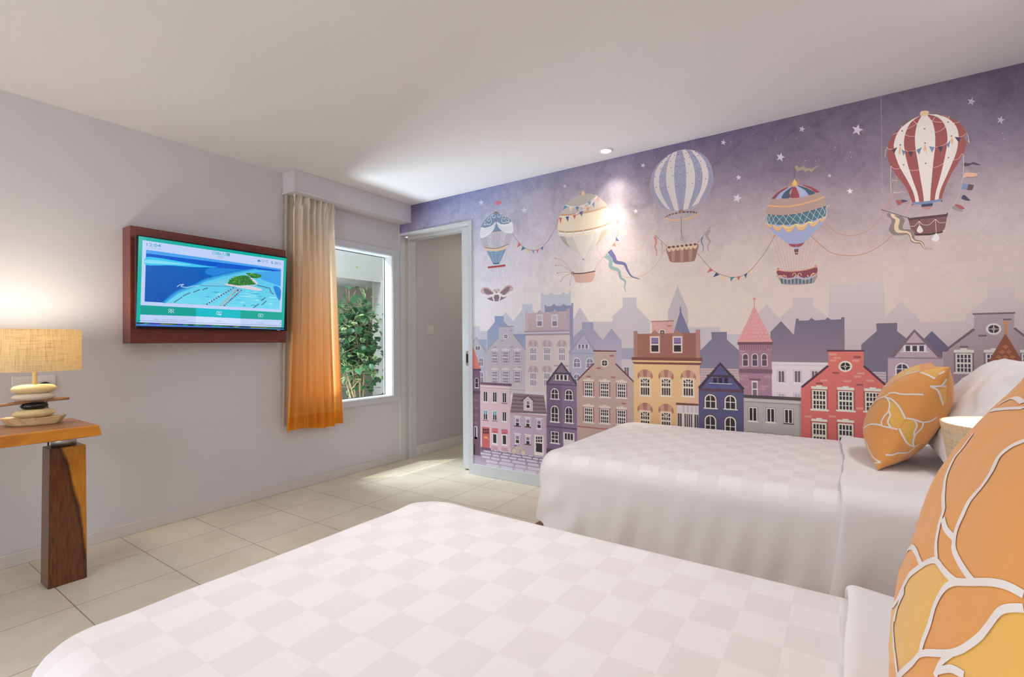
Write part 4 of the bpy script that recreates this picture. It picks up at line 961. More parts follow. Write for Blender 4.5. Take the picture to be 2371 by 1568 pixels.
# ------------------------------------------------------------------ mural printed on the right wall
_wt = [(1100, (226, 222, 228)), (1300, (232, 225, 226)), (1450, (242, 230, 218)), (1560, (234, 218, 205)), (1650, (224, 210, 202)), (1750, (214, 200, 194)), (1850, (206, 190, 184)), (1950, (202, 184, 176)), (2100, (198, 180, 172)), (2371, (192, 172, 166))]
_wt = [(at(p, 785, 1, 0)[0], rgb(*c)) for p, c in _wt]
def white_at(x):
    w = white_raw(x); g_ = .3*w[0]+.55*w[1]+.15*w[2]; return tuple(.1*c+.9*g_ for c in w)
def white_raw(x):
    if x <= _wt[0][0]: return _wt[0][1]
    for (a, ca_), (b, cb) in zip(_wt, _wt[1:]):
        if x <= b: t = (x-a)/(b-a); return tuple(ca_[i]*(1-t)+cb[i]*t for i in range(3))
    return _wt[-1][1]
cv = Canvas(1, 0.0, 1e-5, -1, white_at)
SKY = [(0.0, [(2.42, (98, 90, 112)), (2.25, (126, 118, 148)), (2.16, (150, 142, 168)), (1.8, (205, 200, 215)), (1.5, (222, 218, 226)), (1.2, (226, 222, 228)), (0, (215, 208, 220))]),
       (0.9, [(2.42, (128, 134, 178)), (2.16, (180, 181, 205)), (1.8, (212, 209, 221)), (1.5, (222, 218, 226)), (1.2, (228, 224, 230)), (0, (210, 200, 215))]),
       (2.0, [(2.42, (134, 128, 156)), (2.16, (170, 161, 172)), (1.8, (212, 200, 202)), (1.5, (228, 217, 212)), (1.2, (232, 221, 213)), (0, (215, 205, 210))]),
       (2.8, [(2.42, (108, 100, 128)), (2.1, (146, 132, 148)), (1.85, (190, 174, 180)), (1.6, (218, 202, 198)), (1.35, (228, 213, 202)), (0, (220, 210, 205))]),
       (3.5, [(2.42, (110, 100, 118)), (2.1, (140, 125, 140)), (1.85, (182, 164, 170)), (1.6, (212, 192, 188)), (1.35, (224, 206, 198)), (0, (215, 200, 195))]),
       (4.5, [(2.42, (98, 92, 112)), (2.1, (136, 124, 138)), (1.85, (190, 174, 178)), (1.6, (212, 194, 194)), (1.35, (220, 202, 196)), (0, (205, 190, 185))])]
def lerp_tab(tab, z):
    if z >= tab[0][0]: return rgb(*tab[0][1])
    for (a, c1), (b, c2) in zip(tab, tab[1:]):
        if z >= b: t = (a-z)/(a-b); l1, l2 = rgb(*c1), rgb(*c2); return tuple(l1[i]*(1-t)+l2[i]*t for i in range(3))
    return rgb(*tab[-1][1])
def sky(x, z):
    z = z+.05*smooth_noise(x*1.6, z*1.4, 3)
    for (a, t1), (b, t2) in zip(SKY, SKY[1:]):
        if x <= b or b > 4.4:
            t = min(1, max(0, (x-a)/(b-a))); t = t*t*(3-2*t); c1, c2 = lerp_tab(t1, z), lerp_tab(t2, z)
            g = min(1, max(.12, (z-1.2)/1.0)); return (*[min(.9, 1.15*(c1[i]*(1-t)+c2[i]*t)) for i in range(3)], g)
for X0, X1, Z0, Z1, nx, nz in ((.001, .893, OZ+.022, HC, 18, 5), (.893, 4.449, .09, HC, 72, 46)):
    for i in range(nx):
        for j in range(nz):
            xa, xb = X0+(X1-X0)*i/nx, X0+(X1-X0)*(i+1)/nx; za, zb = Z0+(Z1-Z0)*j/nz, Z0+(Z1-Z0)*(j+1)/nz
            cv.raw([(xa, za), (xb, za), (xb, zb), (xa, zb)], [sky(xa, za), sky(xb, za), sky(xb, zb), sky(xa, zb)], 0, [(0, 1, 2), (0, 2, 3)])
def frac(w, u0, v0, u1, v1):
    X0, X1, Z0, Z1 = w; return (X0+(X1-X0)*u0, X0+(X1-X0)*u1, Z1-(Z1-Z0)*v1, Z1-(Z1-Z0)*v0)
def wind(x0, y0, x1, y1, fc, pc, cols=2, rows=1, m=.10, g=.07, tr=0.0, rim=None, sill=None, lint=None, top=None, pc2=None):
    w = cv.wr(x0, y0, x1, y1)
    if rim: cv.wrect(*frac(w, -.12, -.05, 1.12, 1.03), rim, 2.5)
    cv.wrect(*w, fc, 3.3)
    if sill: cv.wrect(*frac(w, -.14, .97, 1.14, 1.06), sill, 4)
    if lint: cv.wrect(*frac(w, -.10, -.20, 1.10, -.04), lint, 3.3); cv.wrect(*frac(w, .3, -.27, .7, -.19), lint, 4)
    mv = m*.6; cw = (1-2*m-g*(cols-1))/cols; gv = g*.55; H_ = 1-2*mv-tr; ch = (H_-gv*(rows-1))/rows
    for i in range(cols):
        for j in range(rows):
            u = m+i*(cw+g); v = mv+j*(ch+gv)+(tr if j >= rows/2 else 0)
            cv.wrect(*frac(w, u, v, u+cw, v+ch), (pc2 if pc2 and j < rows/2 else pc), 4.6)
            if top: cv.wrect(*frac(w, u, v, u+cw, v+ch*.42), top, 5.4)
def archw(x0, y0, x1, y1, fc, pc, sill=None, rim=None, cross=True, m=.11, low=False):
    w = cv.wr(x0, y0, x1, y1); X0, X1, Z0, Z1 = w; r = (X1-X0)/2; cx = (X0+X1)/2
    def sh(k, c, dl, z0=None):
        rr = r*(1-k); zc = Z1-r; q = [(cx+rr*math.cos(a), zc+rr*math.sin(a)) for a in [math.pi*i/12 for i in range(13)]]; b = Z0+(r*k*.9 if z0 is None else z0)
        cv.wpoly(q+[(cx-rr, b), (cx+rr, b)], c, dl)
    if rim: sh(-.16, rim, 2.5, 0)
    sh(0, fc, 3.3, 0); sh(m*2, pc, 4)
    if cross:
        t = (X1-X0)*.035; cv.wrect(cx-t, cx+t, Z0+r*.2, Z1-r*.2, fc, 5)
    zc = (Z0+Z1)/2+(Z1-Z0)*.02; cv.wrect(X0+r*.15, X1-r*.15, zc-r*.07, zc+r*.07, fc, 5.4)
    if low: z2 = Z0+(Z1-Z0)*.28; cv.wrect(X0+r*.15, X1-r*.15, z2-r*.05, z2+r*.05, fc, 5.4)
    if sill: cv.wrect(*frac(w, -.10, .93, 1.10, 1.01), sill, 6)
def roundw(x, y, rx, ry, fc, pc):
    cv.ell(x, y, rx, ry, fc, 1, 28); cv.ell(x, y, rx*.70, ry*.70, pc, 2, 24); cv.line([(x-rx*.7, y), (x+rx*.7, y)], ry*.10, fc, 3); cv.line([(x, y-ry*.7), (x, y+ry*.7)], rx*.10, fc, 3)
    cv.ell(x, y, rx*.22, ry*.22, fc, 3, 12); cv.ell(x, y, rx*.12, ry*.12, pc, 4, 10)
def awn(cx, y0, rx, ry, c1, c2, n=5):
    X0, X1, Z0, Z1 = cv.wr(cx-rx, y0, cx+rx, y0+ry)
    c = (X0+X1)/2; r = (X1-X0)/2; h = Z1-Z0
    for i in range(n):
        a0, a1 = math.pi*(1-i/n), math.pi*(1-(i+1)/n); k = 5
        q = [(c+r*math.cos(a0+(a1-a0)*t/k), Z0+h*.28+h*.72*math.sin(a0+(a1-a0)*t/k)) for t in range(k+1)]
        xa, xb = c-r+2*r*i/n, c-r+2*r*(i+1)/n
        q = [(c-r+2*r*i/n, Z0+h*.28) if 0 else q[0]]+q[1:]+[(xb, Z0+h*.18), ((xa+xb)/2, Z0), (xa, Z0+h*.18)]
        cv.wpoly(q, c1 if i % 2 == 0 else c2, 2)
def thick(pts, w, c, dl=0): cv.line(pts, w, c, dl)
# --- silhouettes
cv.crop(1090, 660, 3.564); cv.L = 2
S1, S1b = (200, 202, 220), (214, 208, 218)
for q in ([(20, 340), (75, 340), (75, 380), (140, 380), (140, 700), (20, 700)], [(200, 320), (290, 225), (350, 300), (350, 700), (200, 700)], [(350, 298), (423, 205), (423, 158), (508, 158), (508, 205), (530, 232), (600, 300), (600, 700), (350, 700)],
          [(578, 67), (603, 70), (603, 82), (640, 78), (660, 62), (690, 80), (740, 78), (765, 58), (795, 76), (808, 74), (808, 50), (825, 50), (825, 500), (578, 500)], [(835, 305), (900, 182), (975, 303), (1170, 303), (1170, 258), (1253, 180), (1253, 103), (1368, 103), (1368, 180), (1480, 300), (1480, 700), (835, 700)]):
    cv.poly(q, S1 if q[0][0] < 800 else (206, 198, 212), 0, c2=S1b if q[0][0] < 800 else (220, 206, 206))
cv.L = 3
for q, a, b in (([(137, 380), (199, 305), (197, 257), (272, 257), (272, 300), (330, 360), (330, 700), (137, 700)], (140, 160, 205), (178, 186, 214)), ([(350, 405), (460, 405), (460, 600), (350, 600)], (142, 160, 200), (180, 186, 212)),
                ([(62, 450), (132, 450), (132, 600), (62, 600)], (160, 175, 210), (186, 190, 214)), ([(610, 165), (623, 165), (625, 176), (665, 175), (685, 155), (705, 172), (745, 172), (765, 155), (790, 170), (830, 168), (830, 150), (845, 150), (845, 560), (815, 560), (815, 300), (610, 300)], (148, 150, 188), (160, 162, 198)),
                ([(845, 430), (920, 362), (917, 308), (1010, 308), (1012, 362), (1088, 455), (1163, 360), (1245, 460), (1245, 600), (1255, 525), (1380, 518), (1380, 700), (845, 700)], (162, 162, 196), (196, 186, 204))): cv.poly(q, a, 0, c2=b)
cv.crop(1440, 660, 4.127); cv.L = 2
for q in ([(440, 250), (528, 24), (530, 0), (537, 0), (539, 24), (630, 240), (630, 600), (445, 600)], [(640, 405), (935, 405), (935, 470), (1180, 470), (1180, 900), (640, 900)]): cv.poly(q, (198, 188, 194), 0, c2=(202, 186, 188))
cv.L = 3
cv.poly([(490, 470), (553, 262), (550, 225), (567, 225), (569, 262), (660, 480), (660, 700), (490, 700)], (128, 122, 160), 0, c2=(140, 132, 164)); cv.ell(559, 216, 8, 6, (128, 122, 160), 0, 10)
cv.poly([(745, 630), (860, 515), (853, 450), (1003, 448), (1003, 522), (1125, 632), (1125, 860), (745, 860)], (126, 119, 142), 0, c2=(136, 129, 152))
cv.crop(1840, 620, 3.733); cv.L = 2
cv.poly([(-480, 400), (-420, 318), (-335, 400), (-222, 270), (-222, 175), (0, 168)] and [(-350, 420), (-240, 316), (-130, 440), (-15, 330), (-15, 262), (165, 255), (162, 328), (290, 432), (300, 128), (320, 126), (322, 148), (415, 145), (445, 118), (480, 142), (575, 132), (608, 105), (640, 128), (745, 122), (747, 100), (772, 100), (779, 432), (918, 290), (1082, 450), (1082, 470), (1478, 465), (1478, 410), (1668, 262), (1655, 182), (1905, 168), (1897, 258), (2100, 385), (2100, 1100), (-350, 1100)], (184, 168, 170), 0, c2=(172, 152, 156))
cv.L = 3
cv.poly([(-362, 560), (-330, 640)] and [(-210, 555), (-118, 462), (-50, 535), (-8, 580), (12, 440), (33, 438), (35, 458), (120, 456), (145, 433), (175, 455), (260, 450), (285, 430), (315, 450), (402, 446), (404, 428), (430, 428), (434, 800), (434, 900), (-210, 900)], (106, 99, 118), 0, c2=(142, 116, 128))
cv.poly([(575, 665), (710, 548), (703, 482), (887, 477), (885, 548), (1010, 645), (1010, 1000), (575, 1000)], (102, 94, 108), 0, c2=(110, 104, 124))
cv.poly([(1100, 632), (1185, 548), (1335, 690), (1335, 900), (1100, 900)], (94, 88, 112)); 
# --- misty middle row, left
cv.crop(1090, 660, 3.564); FM, PMI = (226, 222, 228), (122, 114, 138)
cv.L = 5
cv.poly([(22, 460), (44, 432), (130, 562), (130, 900), (22, 900)], (190, 190, 210)); cv.line([(20, 470), (44, 432), (132, 562)], 9, (168, 164, 188), 1)
wind(36, 506, 80, 538, FM, PMI, 2, 1); archw(62, 598, 106, 672, FM, (140, 132, 156)); archw(62, 712, 106, 810, FM, (140, 132, 156))
cv.L = 8
cv.poly([(133, 540), (230, 432), (230, 348), (352, 348), (352, 412), (452, 536), (452, 900), (133, 900)], (194, 190, 204), 0, c2=(206, 196, 206))
cv.rect(228, 342, 355, 350, (165, 150, 166), 1); cv.line([(133, 540), (230, 432)], 6, (176, 160, 178), 1); cv.line([(352, 412), (452, 536)], 6, (176, 150, 172), 1); roundw(289, 425, 22, 22, FM, (110, 104, 128))
for x0, x1 in ((175, 221), (262, 315), (357, 411)):
    wind(x0, 548, x1, 648, FM, (118, 112, 134), 4, 4, tr=.05, rim=(178, 166, 184), lint=(222, 218, 224)); wind(x0, 708, x1, 812, FM, (118, 112, 134), 4, 4, tr=.05, rim=(178, 166, 184), lint=(222, 218, 224))
for x, y in ((317, 373), (246, 456), (186, 510), (326, 508), (386, 674)): cv.rect(x, y, x+25, y+9, (172, 156, 172), 1)
cv.rect(133, 848, 452, 854, (182, 166, 184), 1)
cv.L = 13
cv.rect(452, 420, 820, 900, (222, 202, 206), 0, c2=(224, 208, 212)); cv.rect(450, 215, 472, 384, (204, 184, 194)); cv.rect(790, 197, 816, 384, (196, 170, 186)); cv.rect(472, 232, 790, 384, (204, 180, 188), 0, c2=(198, 172, 182))
cv.poly([(535, 240), (570, 205), (605, 240)], (196, 172, 186), 1); cv.poly([(658, 240), (693, 200), (730, 238)], (194, 168, 184), 1)
cv.rect(440, 380, 820, 392, (178, 150, 170), 1); cv.rect(445, 404, 818, 418, (180, 152, 172), 1)
for x0 in (542, 666): wind(x0, 246, x0+52, 348, FM, (150, 128, 152), 1, 2, tr=.03, m=.14, pc2=(200, 190, 208))
for cx in (515, 630, 752):
    awn(cx, 452, 44, 66, (206, 186, 196), (190, 168, 182)); wind(cx-30, 512, cx+30, 628, FM, (164, 144, 168), 4, 2, tr=.05)
    if cx < 700: awn(cx, 664, 44, 62, (206, 186, 196), (190, 168, 182)); wind(cx-30, 722, cx+30, 836, FM, (164, 144, 168), 4, 2, tr=.05)
for cx in (515, 630, 752):
    cv.line([(cx-24, 516), (cx, 534), (cx+24, 516)], 4, FM, 5)
cv.rect(452, 878, 820, 896, (226, 214, 220), 1); cv.rect(686, 660, 806, 672, (190, 160, 180), 1)
cv.L = 19
cv.poly([(812, 560), (930, 410), (1030, 560), (1030, 900), (812, 900)], (178, 180, 206), 0, c2=(186, 184, 208)); cv.line([(812, 562), (930, 402), (1040, 570)], 16, (166, 158, 184), 1); cv.rect(820, 560, 1020, 568, (164, 158, 186), 1)
wind(878, 490, 976, 526, FM, (128, 120, 146), 3, 1, g=.12); archw(843, 598, 908, 684, FM, (140, 132, 160), FM); archw(950, 600, 1016, 690, FM, (140, 132, 160), FM); archw(843, 728, 908, 820, FM, (140, 132, 160), FM)
# --- misty middle row, right
cv.crop(1440, 660, 4.127)
cv.L = 5
cv.rect(-5, 605, 112, 712, (176, 172, 196)); cv.rect(-5, 710, 112, 1000, (214, 202, 206)); wind(18, 780, 72, 905, (226, 216, 214), (130, 116, 130), 2, 1)
cv.poly([(285, 352), (490, 346), (490, 520), (285, 520)], (224, 166, 160)); cv.rect(277, 345, 497, 354, (170, 108, 112), 1); roundw(385, 452, 32, 30, (226, 206, 190), (74, 62, 74))
cv.rect(434, 385, 476, 399, (190, 118, 116), 1); cv.rect(295, 372, 330, 388, (232, 180, 172), 1); cv.rect(312, 396, 360, 410, (232, 180, 172), 1)
for k in range(6): cv.rect(750, 795+k*24, 1118, 807+k*24, (196, 172, 172)); cv.rect(750, 807+k*24, 1118, 819+k*24, (180, 152, 158))
cv.rect(1432, 735, 2000, 1130, (218, 192, 198)); cv.rect(1436, 735, 2000, 742, (232, 212, 212), 1); cv.rect(1436, 762, 2000, 766, (186, 156, 164), 1)
for x0 in (1490, 1644, 1808): wind(x0, 816, x0+68, 935, (228, 210, 208), (112, 92, 102), 2, 1, rim=(196, 164, 166), sill=(230, 214, 210)); wind(x0, 1034, x0+68, 1130, (228, 210, 208), (168, 156, 166), 2, 1, rim=(196, 164, 166))
cv.L = 9
cv.poly([(1265, 200), (1442, 548), (1106, 548)], (216, 142, 140))
for j in range(9):
    n = j+1; y = 240+j*36
    for i in range(n):
        cx = 1265+(i-(n-1)/2)*38*(1 if j < 8 else .98)+ (0); 
        if j > 0: cv.poly([(cx, y-16), (cx+15, y), (cx, y+16), (cx-15, y)], (230, 164, 158), 1); cv.poly([(cx, y-9), (cx+8, y), (cx, y+9), (cx-8, y)], (218, 146, 142), 2)
cv.rect(1262, 140, 1270, 210, (216, 140, 138)); cv.ell(1265, 134, 14, 13, (222, 142, 138), 1, 16)
cv.rect(1117, 570, 1430, 1070, (158, 114, 130), 0, c2=(166, 122, 144)); cv.rect(1104, 546, 1441, 572, (120, 76, 88), 1)
for k in range(14): cv.rect(1124+k*22, 574, 1132+k*22, 612+(k % 3)*8, (132, 92, 106), 1)
cv.rect(1117, 800, 1437, 840, (126, 88, 108), 1)
for a in ((1120, 626, 1180, 644), (1130, 650, 1190, 666), (1390, 610, 1432, 624), (1120, 770, 1160, 790), (1135, 860, 1200, 880), (1125, 888, 1176, 906), (1360, 862, 1418, 888), (1125, 960, 1210, 984), (1320, 960, 1412, 976), (1310, 985, 1370, 1004)): cv.rect(*a, (180, 134, 148), 1)
for x0 in (1150, 1240, 1331): archw(x0, 655, x0+60, 778, (226, 210, 208), (92, 74, 90), cross=False)
cv.rect(1215, 892, 1325, 912, (126, 88, 104), 1); wind(1240, 915, 1298, 1075, (224, 206, 204), (118, 98, 114), 1, 2, m=.16, tr=.03)
cv.crop(1840, 620, 3.733)
cv.L = 5
for k in range(4): cv.rect(660, 900+k*22, 790, 911+k*22, (178, 160, 166)); cv.rect(660, 911+k*22, 790, 922+k*22, (156, 138, 148))
cv.L = 7
cv.poly([(806, 778), (842, 775), (1035, 560), (1262, 775), (1280, 775), (1280, 1200), (806, 1200)], (166, 142, 152)); 
cv.line([(842, 775), (1035, 545), (1265, 782)], 34, (112, 90, 102), 1); cv.rect(945, 650, 1125, 666, (112, 90, 102), 2); cv.poly([(1035, 578), (1104, 650), (966, 650)], (168, 142, 152), 2); cv.rect(806, 773, 1280, 785, (134, 110, 122), 2)
wind(940, 672, 1137, 726, (214, 196, 196), (70, 60, 74), 3, 1, g=.10, sill=(214, 196, 196)); archw(868, 822, 990, 930, (214, 196, 194), (72, 62, 78), (214, 196, 194)); archw(1090, 822, 1210, 935, (214, 196, 194), (72, 62, 78), (214, 196, 194))
cv.L = 13
cv.poly([(1280, 727), (1320, 724), (1550, 545), (1550, 405), (1897, 398), (1897, 525), (2100, 680), (2100, 1250), (1280, 1250)], (152, 131, 138), 0, c2=(138, 114, 120)); cv.poly([(1537, 394), (1908, 383), (1908, 398), (1537, 408)], (104, 82, 92), 1)
cv.line([(1296, 722), (1552, 530)], 26, (106, 84, 94), 1); cv.line([(1897, 522), (2100, 680)], 24, (106, 84, 94), 1); cv.line([(1280, 727), (1280, 1100)], 4, (172, 150, 156), 1)
roundw(1720, 530, 68, 50, (198, 178, 174), (62, 54, 66))
for a in ((1587, 580, 1660, 597), (1800, 441, 1875, 456), (1428, 677, 1498, 692)): cv.rect(*a, (106, 82, 92), 1)
for x0, x1 in ((1390, 1535), (1650, 1800), (1962, 2100)): wind(x0, 742, x1, 908, (206, 188, 182), (64, 54, 66), 4, 4, tr=.05, rim=(120, 98, 104), lint=(204, 184, 176), sill=(204, 186, 180))
cv.rect(1440, 975, 1550, 1000, (190, 168, 158), 1)
cv.L = 19
cv.poly([(1822, 566), (2040, 930), (2040, 1002), (1560, 1002)], (130, 74, 52))
for j in range(9):
    n = j+1; y = 660+j*44-20
    for i in range(n+1):
        cx = 1822+(i-n/2)*58
        if abs(cx-1822)+16 < (y-566)*.6: cv.poly([(cx, y-21), (cx+28, y), (cx, y+21), (cx-28, y)], (160, 96, 62), 1)
cv.poly([(1822, 566), (1540, 1002), (1400, 1002), (1700, 566)] and [(1822, 566), (1822, 600), (1806, 590)], (130, 74, 52), 2)
cv.rect(1560, 1000, 2040, 1034, (60, 38, 32), 2); cv.rect(1813, 480, 1833, 580, (178, 112, 58), 2); cv.ell(1824, 476, 23, 15, (184, 118, 66), 3)
# --- front row, left
cv.crop(1090, 850, 6.532); FF, PF = (232, 224, 222), (52, 46, 62); cv.L = 24
cv.wpoly([cv.P(20, 1205), cv.P(150, 1225), cv.P(1250, 1385), (2.0, .2), (2.0, .088), (.8935, .088)], (124, 102, 136), 0, c2=(196, 180, 200))
rc = random.Random(21)
for r in range(9):
    za = .268-.012*r-.0022*r*r if r else .268
    z0 = .262-(.0105*r+.0016*r*r); h = (.0085+.0032*r)*.78; x = .895+rc.uniform(-.03, 0)
    if z0-h*.5 < .09: break
    while x < 1.95:
        w = rc.uniform(.03, .06)*(1+.32*r); c = h*.4; e = h*.5; x1_ = x+w*.92; d = rc.uniform(-.12, .12)*h
        q = [(x+e, z0), (x1_-e, z0+d), (x1_, z0-h*.4), (x1_-e*.8, z0-h), (x+e*.7, z0-h+d), (x, z0-h*.5)]
        k = min(1, r/8); q = [p for p in q]
        if min(p[0] for p in q) > .893: cv.wpoly(q, (int(196+18*k), int(188+14*k), int(208+8*k)), 1)
        x += w
cv.L = 27
cv.crop(1090, 660, 3.564)
cv.poly([(12, 500), (33, 548), (83, 692), (12, 692)], (224, 122, 114)); cv.rect(12, 690, 84, 706, (98, 76, 100)); cv.rect(12, 705, 78, 1400, (128, 98, 126), 0, c2=(112, 82, 104)); cv.rect(12, 870, 78, 896, (92, 72, 92), 1)
for k in range(6): cv.rect(12, 940+k*62, 60, 958+k*62, (150, 104, 130), 1)
archw(34, 765, 64, 850, FF, PF, FF, cross=False); cv.rect(30, 1165, 54, 1270, FF, 1); cv.rect(33, 1172, 46, 1255, PF, 2); cv.rect(12, 1312, 36, 1400, (60, 48, 64), 3)
cv.crop(1090, 850, 6.532); cv.L = 33
cv.rect(143, 262, 600, 1226, (226, 196, 206), 0, c2=(216, 178, 196)); cv.rect(590, 300, 602, 1226, (206, 160, 180), 1); cv.rect(143, 286, 600, 300, (236, 212, 218), 1); cv.rect(143, 300, 600, 312, (206, 166, 184), 1)
cv.rect(142, 228, 618, 266, (128, 90, 112), 2)
for j, (ys, hh) in enumerate((((362, 370, 380), 165), ((645, 655, 668), 155))):
    for i, x0 in enumerate((188, 330, 475)):
        wind(x0, ys[i], x0+69, ys[i]+hh, FF, PF, 2, 1, m=.12, g=.10, rim=(212, 176, 190), sill=((150, 98, 110) if (i, j) in ((2, 0), (0, 1), (1, 1)) else FF), top=((78, 168, 186) if j == 1 and i < 2 else None))
for x0, y0 in ((318, 920), (465, 938)):
    cv.rect(x0, y0, x0+96, y0+62, (206, 96, 112), 2)
    for k in range(5): cv.ell(x0+10+k*19, y0+64+k*1.5, 10, 12, (206, 96, 112), 2, 12); cv.rect(x0+k*19.2+8, y0+2, x0+k*19.2+14, y0+60, (222, 122, 134), 3)
    wind(x0+8, y0+78, x0+82, y0+240, FF, PF, 1, 1, m=.16, sill=FF); cv.rect(x0-3, y0+272, x0+96, y0+330, (198, 152, 176), 1)
cv.rect(160, 900, 294, 1222, (232, 204, 212), 1); cv.rect(170, 903, 288, 1212, (206, 90, 94), 2)
for i in range(3):
    for j in range(2): cv.rect(188+i*31, 932+j*43, 210+i*31, 966+j*43, (58, 44, 58), 3)
cv.rect(199, 1046, 258, 1076, (236, 160, 90), 3); cv.rect(266, 1080, 272, 1104, (240, 190, 160), 3); cv.rect(150, 1206, 306, 1240, (120, 90, 112), 3)
cv.L = 39
cv.rect(602, 700, 1148, 1292, (196, 172, 196), 0, c2=(186, 158, 186)); cv.rect(1132, 740, 1152, 1292, (198, 142, 156), 1)
for k in range(10):
    t0, t1 = k/10, (k+1)/10; a = lambda t: (640-42*t, 395+290*t); b_ = lambda t: (1108+42*t, 428+284*t)
    cv.poly([a(t0), b_(t0), b_(t1), a(t1)], ((154, 124, 140), (128, 102, 116))[k % 2], 1)
cv.rect(600, 686, 1152, 710, (196, 152, 166), 2)
cv.poly([(798, 500), (865, 440), (940, 512), (940, 668), (798, 658)], (212, 192, 206), 2); cv.line([(768, 512), (865, 430), (964, 522)], 12, (86, 62, 84), 3); wind(834, 504, 900, 628, FF, PF, 1, 2, m=.16, tr=.04, pc2=(150, 122, 142))
for (x0, y0), bx_ in (((672, 768), 1), ((830, 782), 1), ((998, 798), 0), ((672, 1026), 0), ((830, 1044), 1)):
    wind(x0, y0, x0+70, y0+132, FF, PF, 1, 2, m=.15, tr=.04, pc2=(146, 116, 140), sill=FF); cv.rect(x0-16, y0-32, x0+86, y0-10, (226, 214, 216), 2)
    if bx_: cv.rect(x0-16, y0+114, x0+84, y0+134, (120, 74, 84), 6)
cv.rect(960, 1020, 1106, 1330, (226, 214, 212), 2); cv.rect(986, 1150, 1082, 1280, PF, 4)
for i in range(3):
    for j in range(2): cv.rect(986+i*34, 1052+j*46, 1012+i*34, 1088+j*46, PF, 4)
cv.ell(990, 1212, 5, 6, FF, 5, 8)
BK = (214, 200, 156)
for x, y in ((656, 1274), (793, 1297)): cv.ell(x, y, 42, 48, (150, 138, 120), 6, 24); cv.ell(x, y, 36, 42, (206, 188, 178), 7, 24); cv.ell(x, y, 5, 5, BK, 8, 8); [cv.line([(x, y), (x+34*math.cos(a), y+39*math.sin(a))], 1.6, BK, 8) for a in (0, 1.05, 2.1, 3.14, 4.2, 5.2)]
for q in ([(656, 1274), (690, 1215), (758, 1222), (710, 1290), (656, 1274)], [(690, 1200), (712, 1290)], [(793, 1297), (752, 1180), (738, 1168)], [(760, 1225), (715, 1240)]): cv.line(q, 8, (224, 196, 140), 9)
cv.line([(655, 1188), (698, 1192)], 10, (110, 66, 84), 9); cv.line([(722, 1166), (745, 1172)], 8, (150, 90, 96), 9)
cv.crop(1090, 660, 3.564); cv.L = 50
cv.rect(625, 810, 877, 1395, (126, 104, 138)); cv.rect(752, 822, 877, 1395, (142, 118, 152), 1); cv.poly([(750, 650), (872, 820), (630, 812)], (138, 112, 146), 1)
cv.line([(628, 812), (749, 645), (874, 820)], 17, (84, 80, 96), 3); cv.poly([(680, 722), (826, 724), (830, 738), (672, 736)], (84, 80, 96), 3); cv.rect(625, 812, 877, 823, (110, 86, 116), 2)
wind(697, 738, 804, 784, FF, (58, 52, 66), 3, 1, g=.12, sill=FF)
for x0, dy in ((660, 0), (777, 8)):
    archw(x0, 850+dy, x0+67, 943+dy, FF, (60, 50, 66), FF, rim=(104, 82, 114)); archw(x0, 992+dy, x0+67, 1132+dy, FF, (60, 50, 66), FF, rim=(104, 82, 114), low=True)
cv.rect(625, 1158, 877, 1170, (104, 80, 116), 2); wind(662, 1206, 727, 1302, FF, (66, 54, 70), 2, 3, tr=.03, sill=FF, rim=(104, 82, 114)); cv.rect(765, 1214, 856, 1345, (228, 218, 218), 2); wind(768, 1218, 852, 1276, FF, (58, 48, 60), 3, 1)
cv.rect(625, 1345, 877, 1395, (88, 72, 90), 2)
cv.L = 56
cv.poly([(878, 782), (1018, 645), (1018, 543), (1196, 543), (1196, 650), (1350, 798), (1350, 1500), (878, 1500)], (204, 176, 164), 0, c2=(196, 166, 156))
cv.poly([(1012, 538), (1201, 542), (1201, 551), (1012, 550)], (124, 66, 78), 1); cv.line([(880, 786), (1018, 647)], 10, (126, 68, 80), 1); cv.line([(1196, 650), (1346, 800)], 11, (126, 72, 82), 1); roundw(1105, 645, 33, 33, (232, 220, 210), (58, 50, 58))
for a in ((1146, 577, 1183, 592), (1038, 680, 1075, 694), (955, 748, 990, 763), (1158, 755, 1196, 769), (1245, 970, 1282, 985)): cv.rect(*a, (188, 116, 112), 1)
for x0, dy in ((935, 0), (1068, 6), (1207, 12)): wind(x0, 800+dy, x0+75, 918+dy, FF, (62, 50, 62), 4, 4, tr=.06, rim=(178, 106, 104), lint=(228, 214, 200), sill=FF); wind(x0, 1010+dy*1.6, x0+75, 1130+dy*1.6, FF, (62, 50, 62), 4, 4, tr=.06, rim=(178, 106, 104), lint=(228, 214, 200), sill=FF)
cv.rect(878, 1160, 1350, 1172, (184, 112, 112), 1)
# --- front row, right
cv.crop(1440, 660, 4.127); cv.L = 62; FY, PY = (236, 220, 200), (64, 46, 54)
cv.rect(112, 750, 750, 1560, (242, 194, 132), 0, c2=(238, 186, 126)); cv.rect(610, 750, 750, 1560, (232, 182, 146), 1)
cv.rect(150, 468, 706, 700, (166, 106, 90), 1); cv.rect(112, 440, 150, 700, (182, 132, 116), 1); cv.rect(706, 428, 749, 700, (182, 130, 114), 1)
for x0 in (268, 484):
    cv.poly([(x0-6, 480), (x0+46, 428), (x0+104, 480), (x0+100, 656), (x0-4, 656)], (180, 128, 112), 2); wind(x0+2, 492, x0+92, 648, FY, PY, 1, 2, m=.12, tr=.04, pc2=(132, 100, 156))
    for k in range(3): cv.rect(x0+12, 506+k*16, x0+80, 509+k*16, (196, 176, 206), 7)
cv.rect(94, 690, 768, 718, (138, 76, 72), 3); cv.rect(104, 718, 756, 738, (244, 196, 130), 3); cv.poly([(97, 735), (767, 745), (745, 766), (122, 755)], (132, 72, 68), 4)
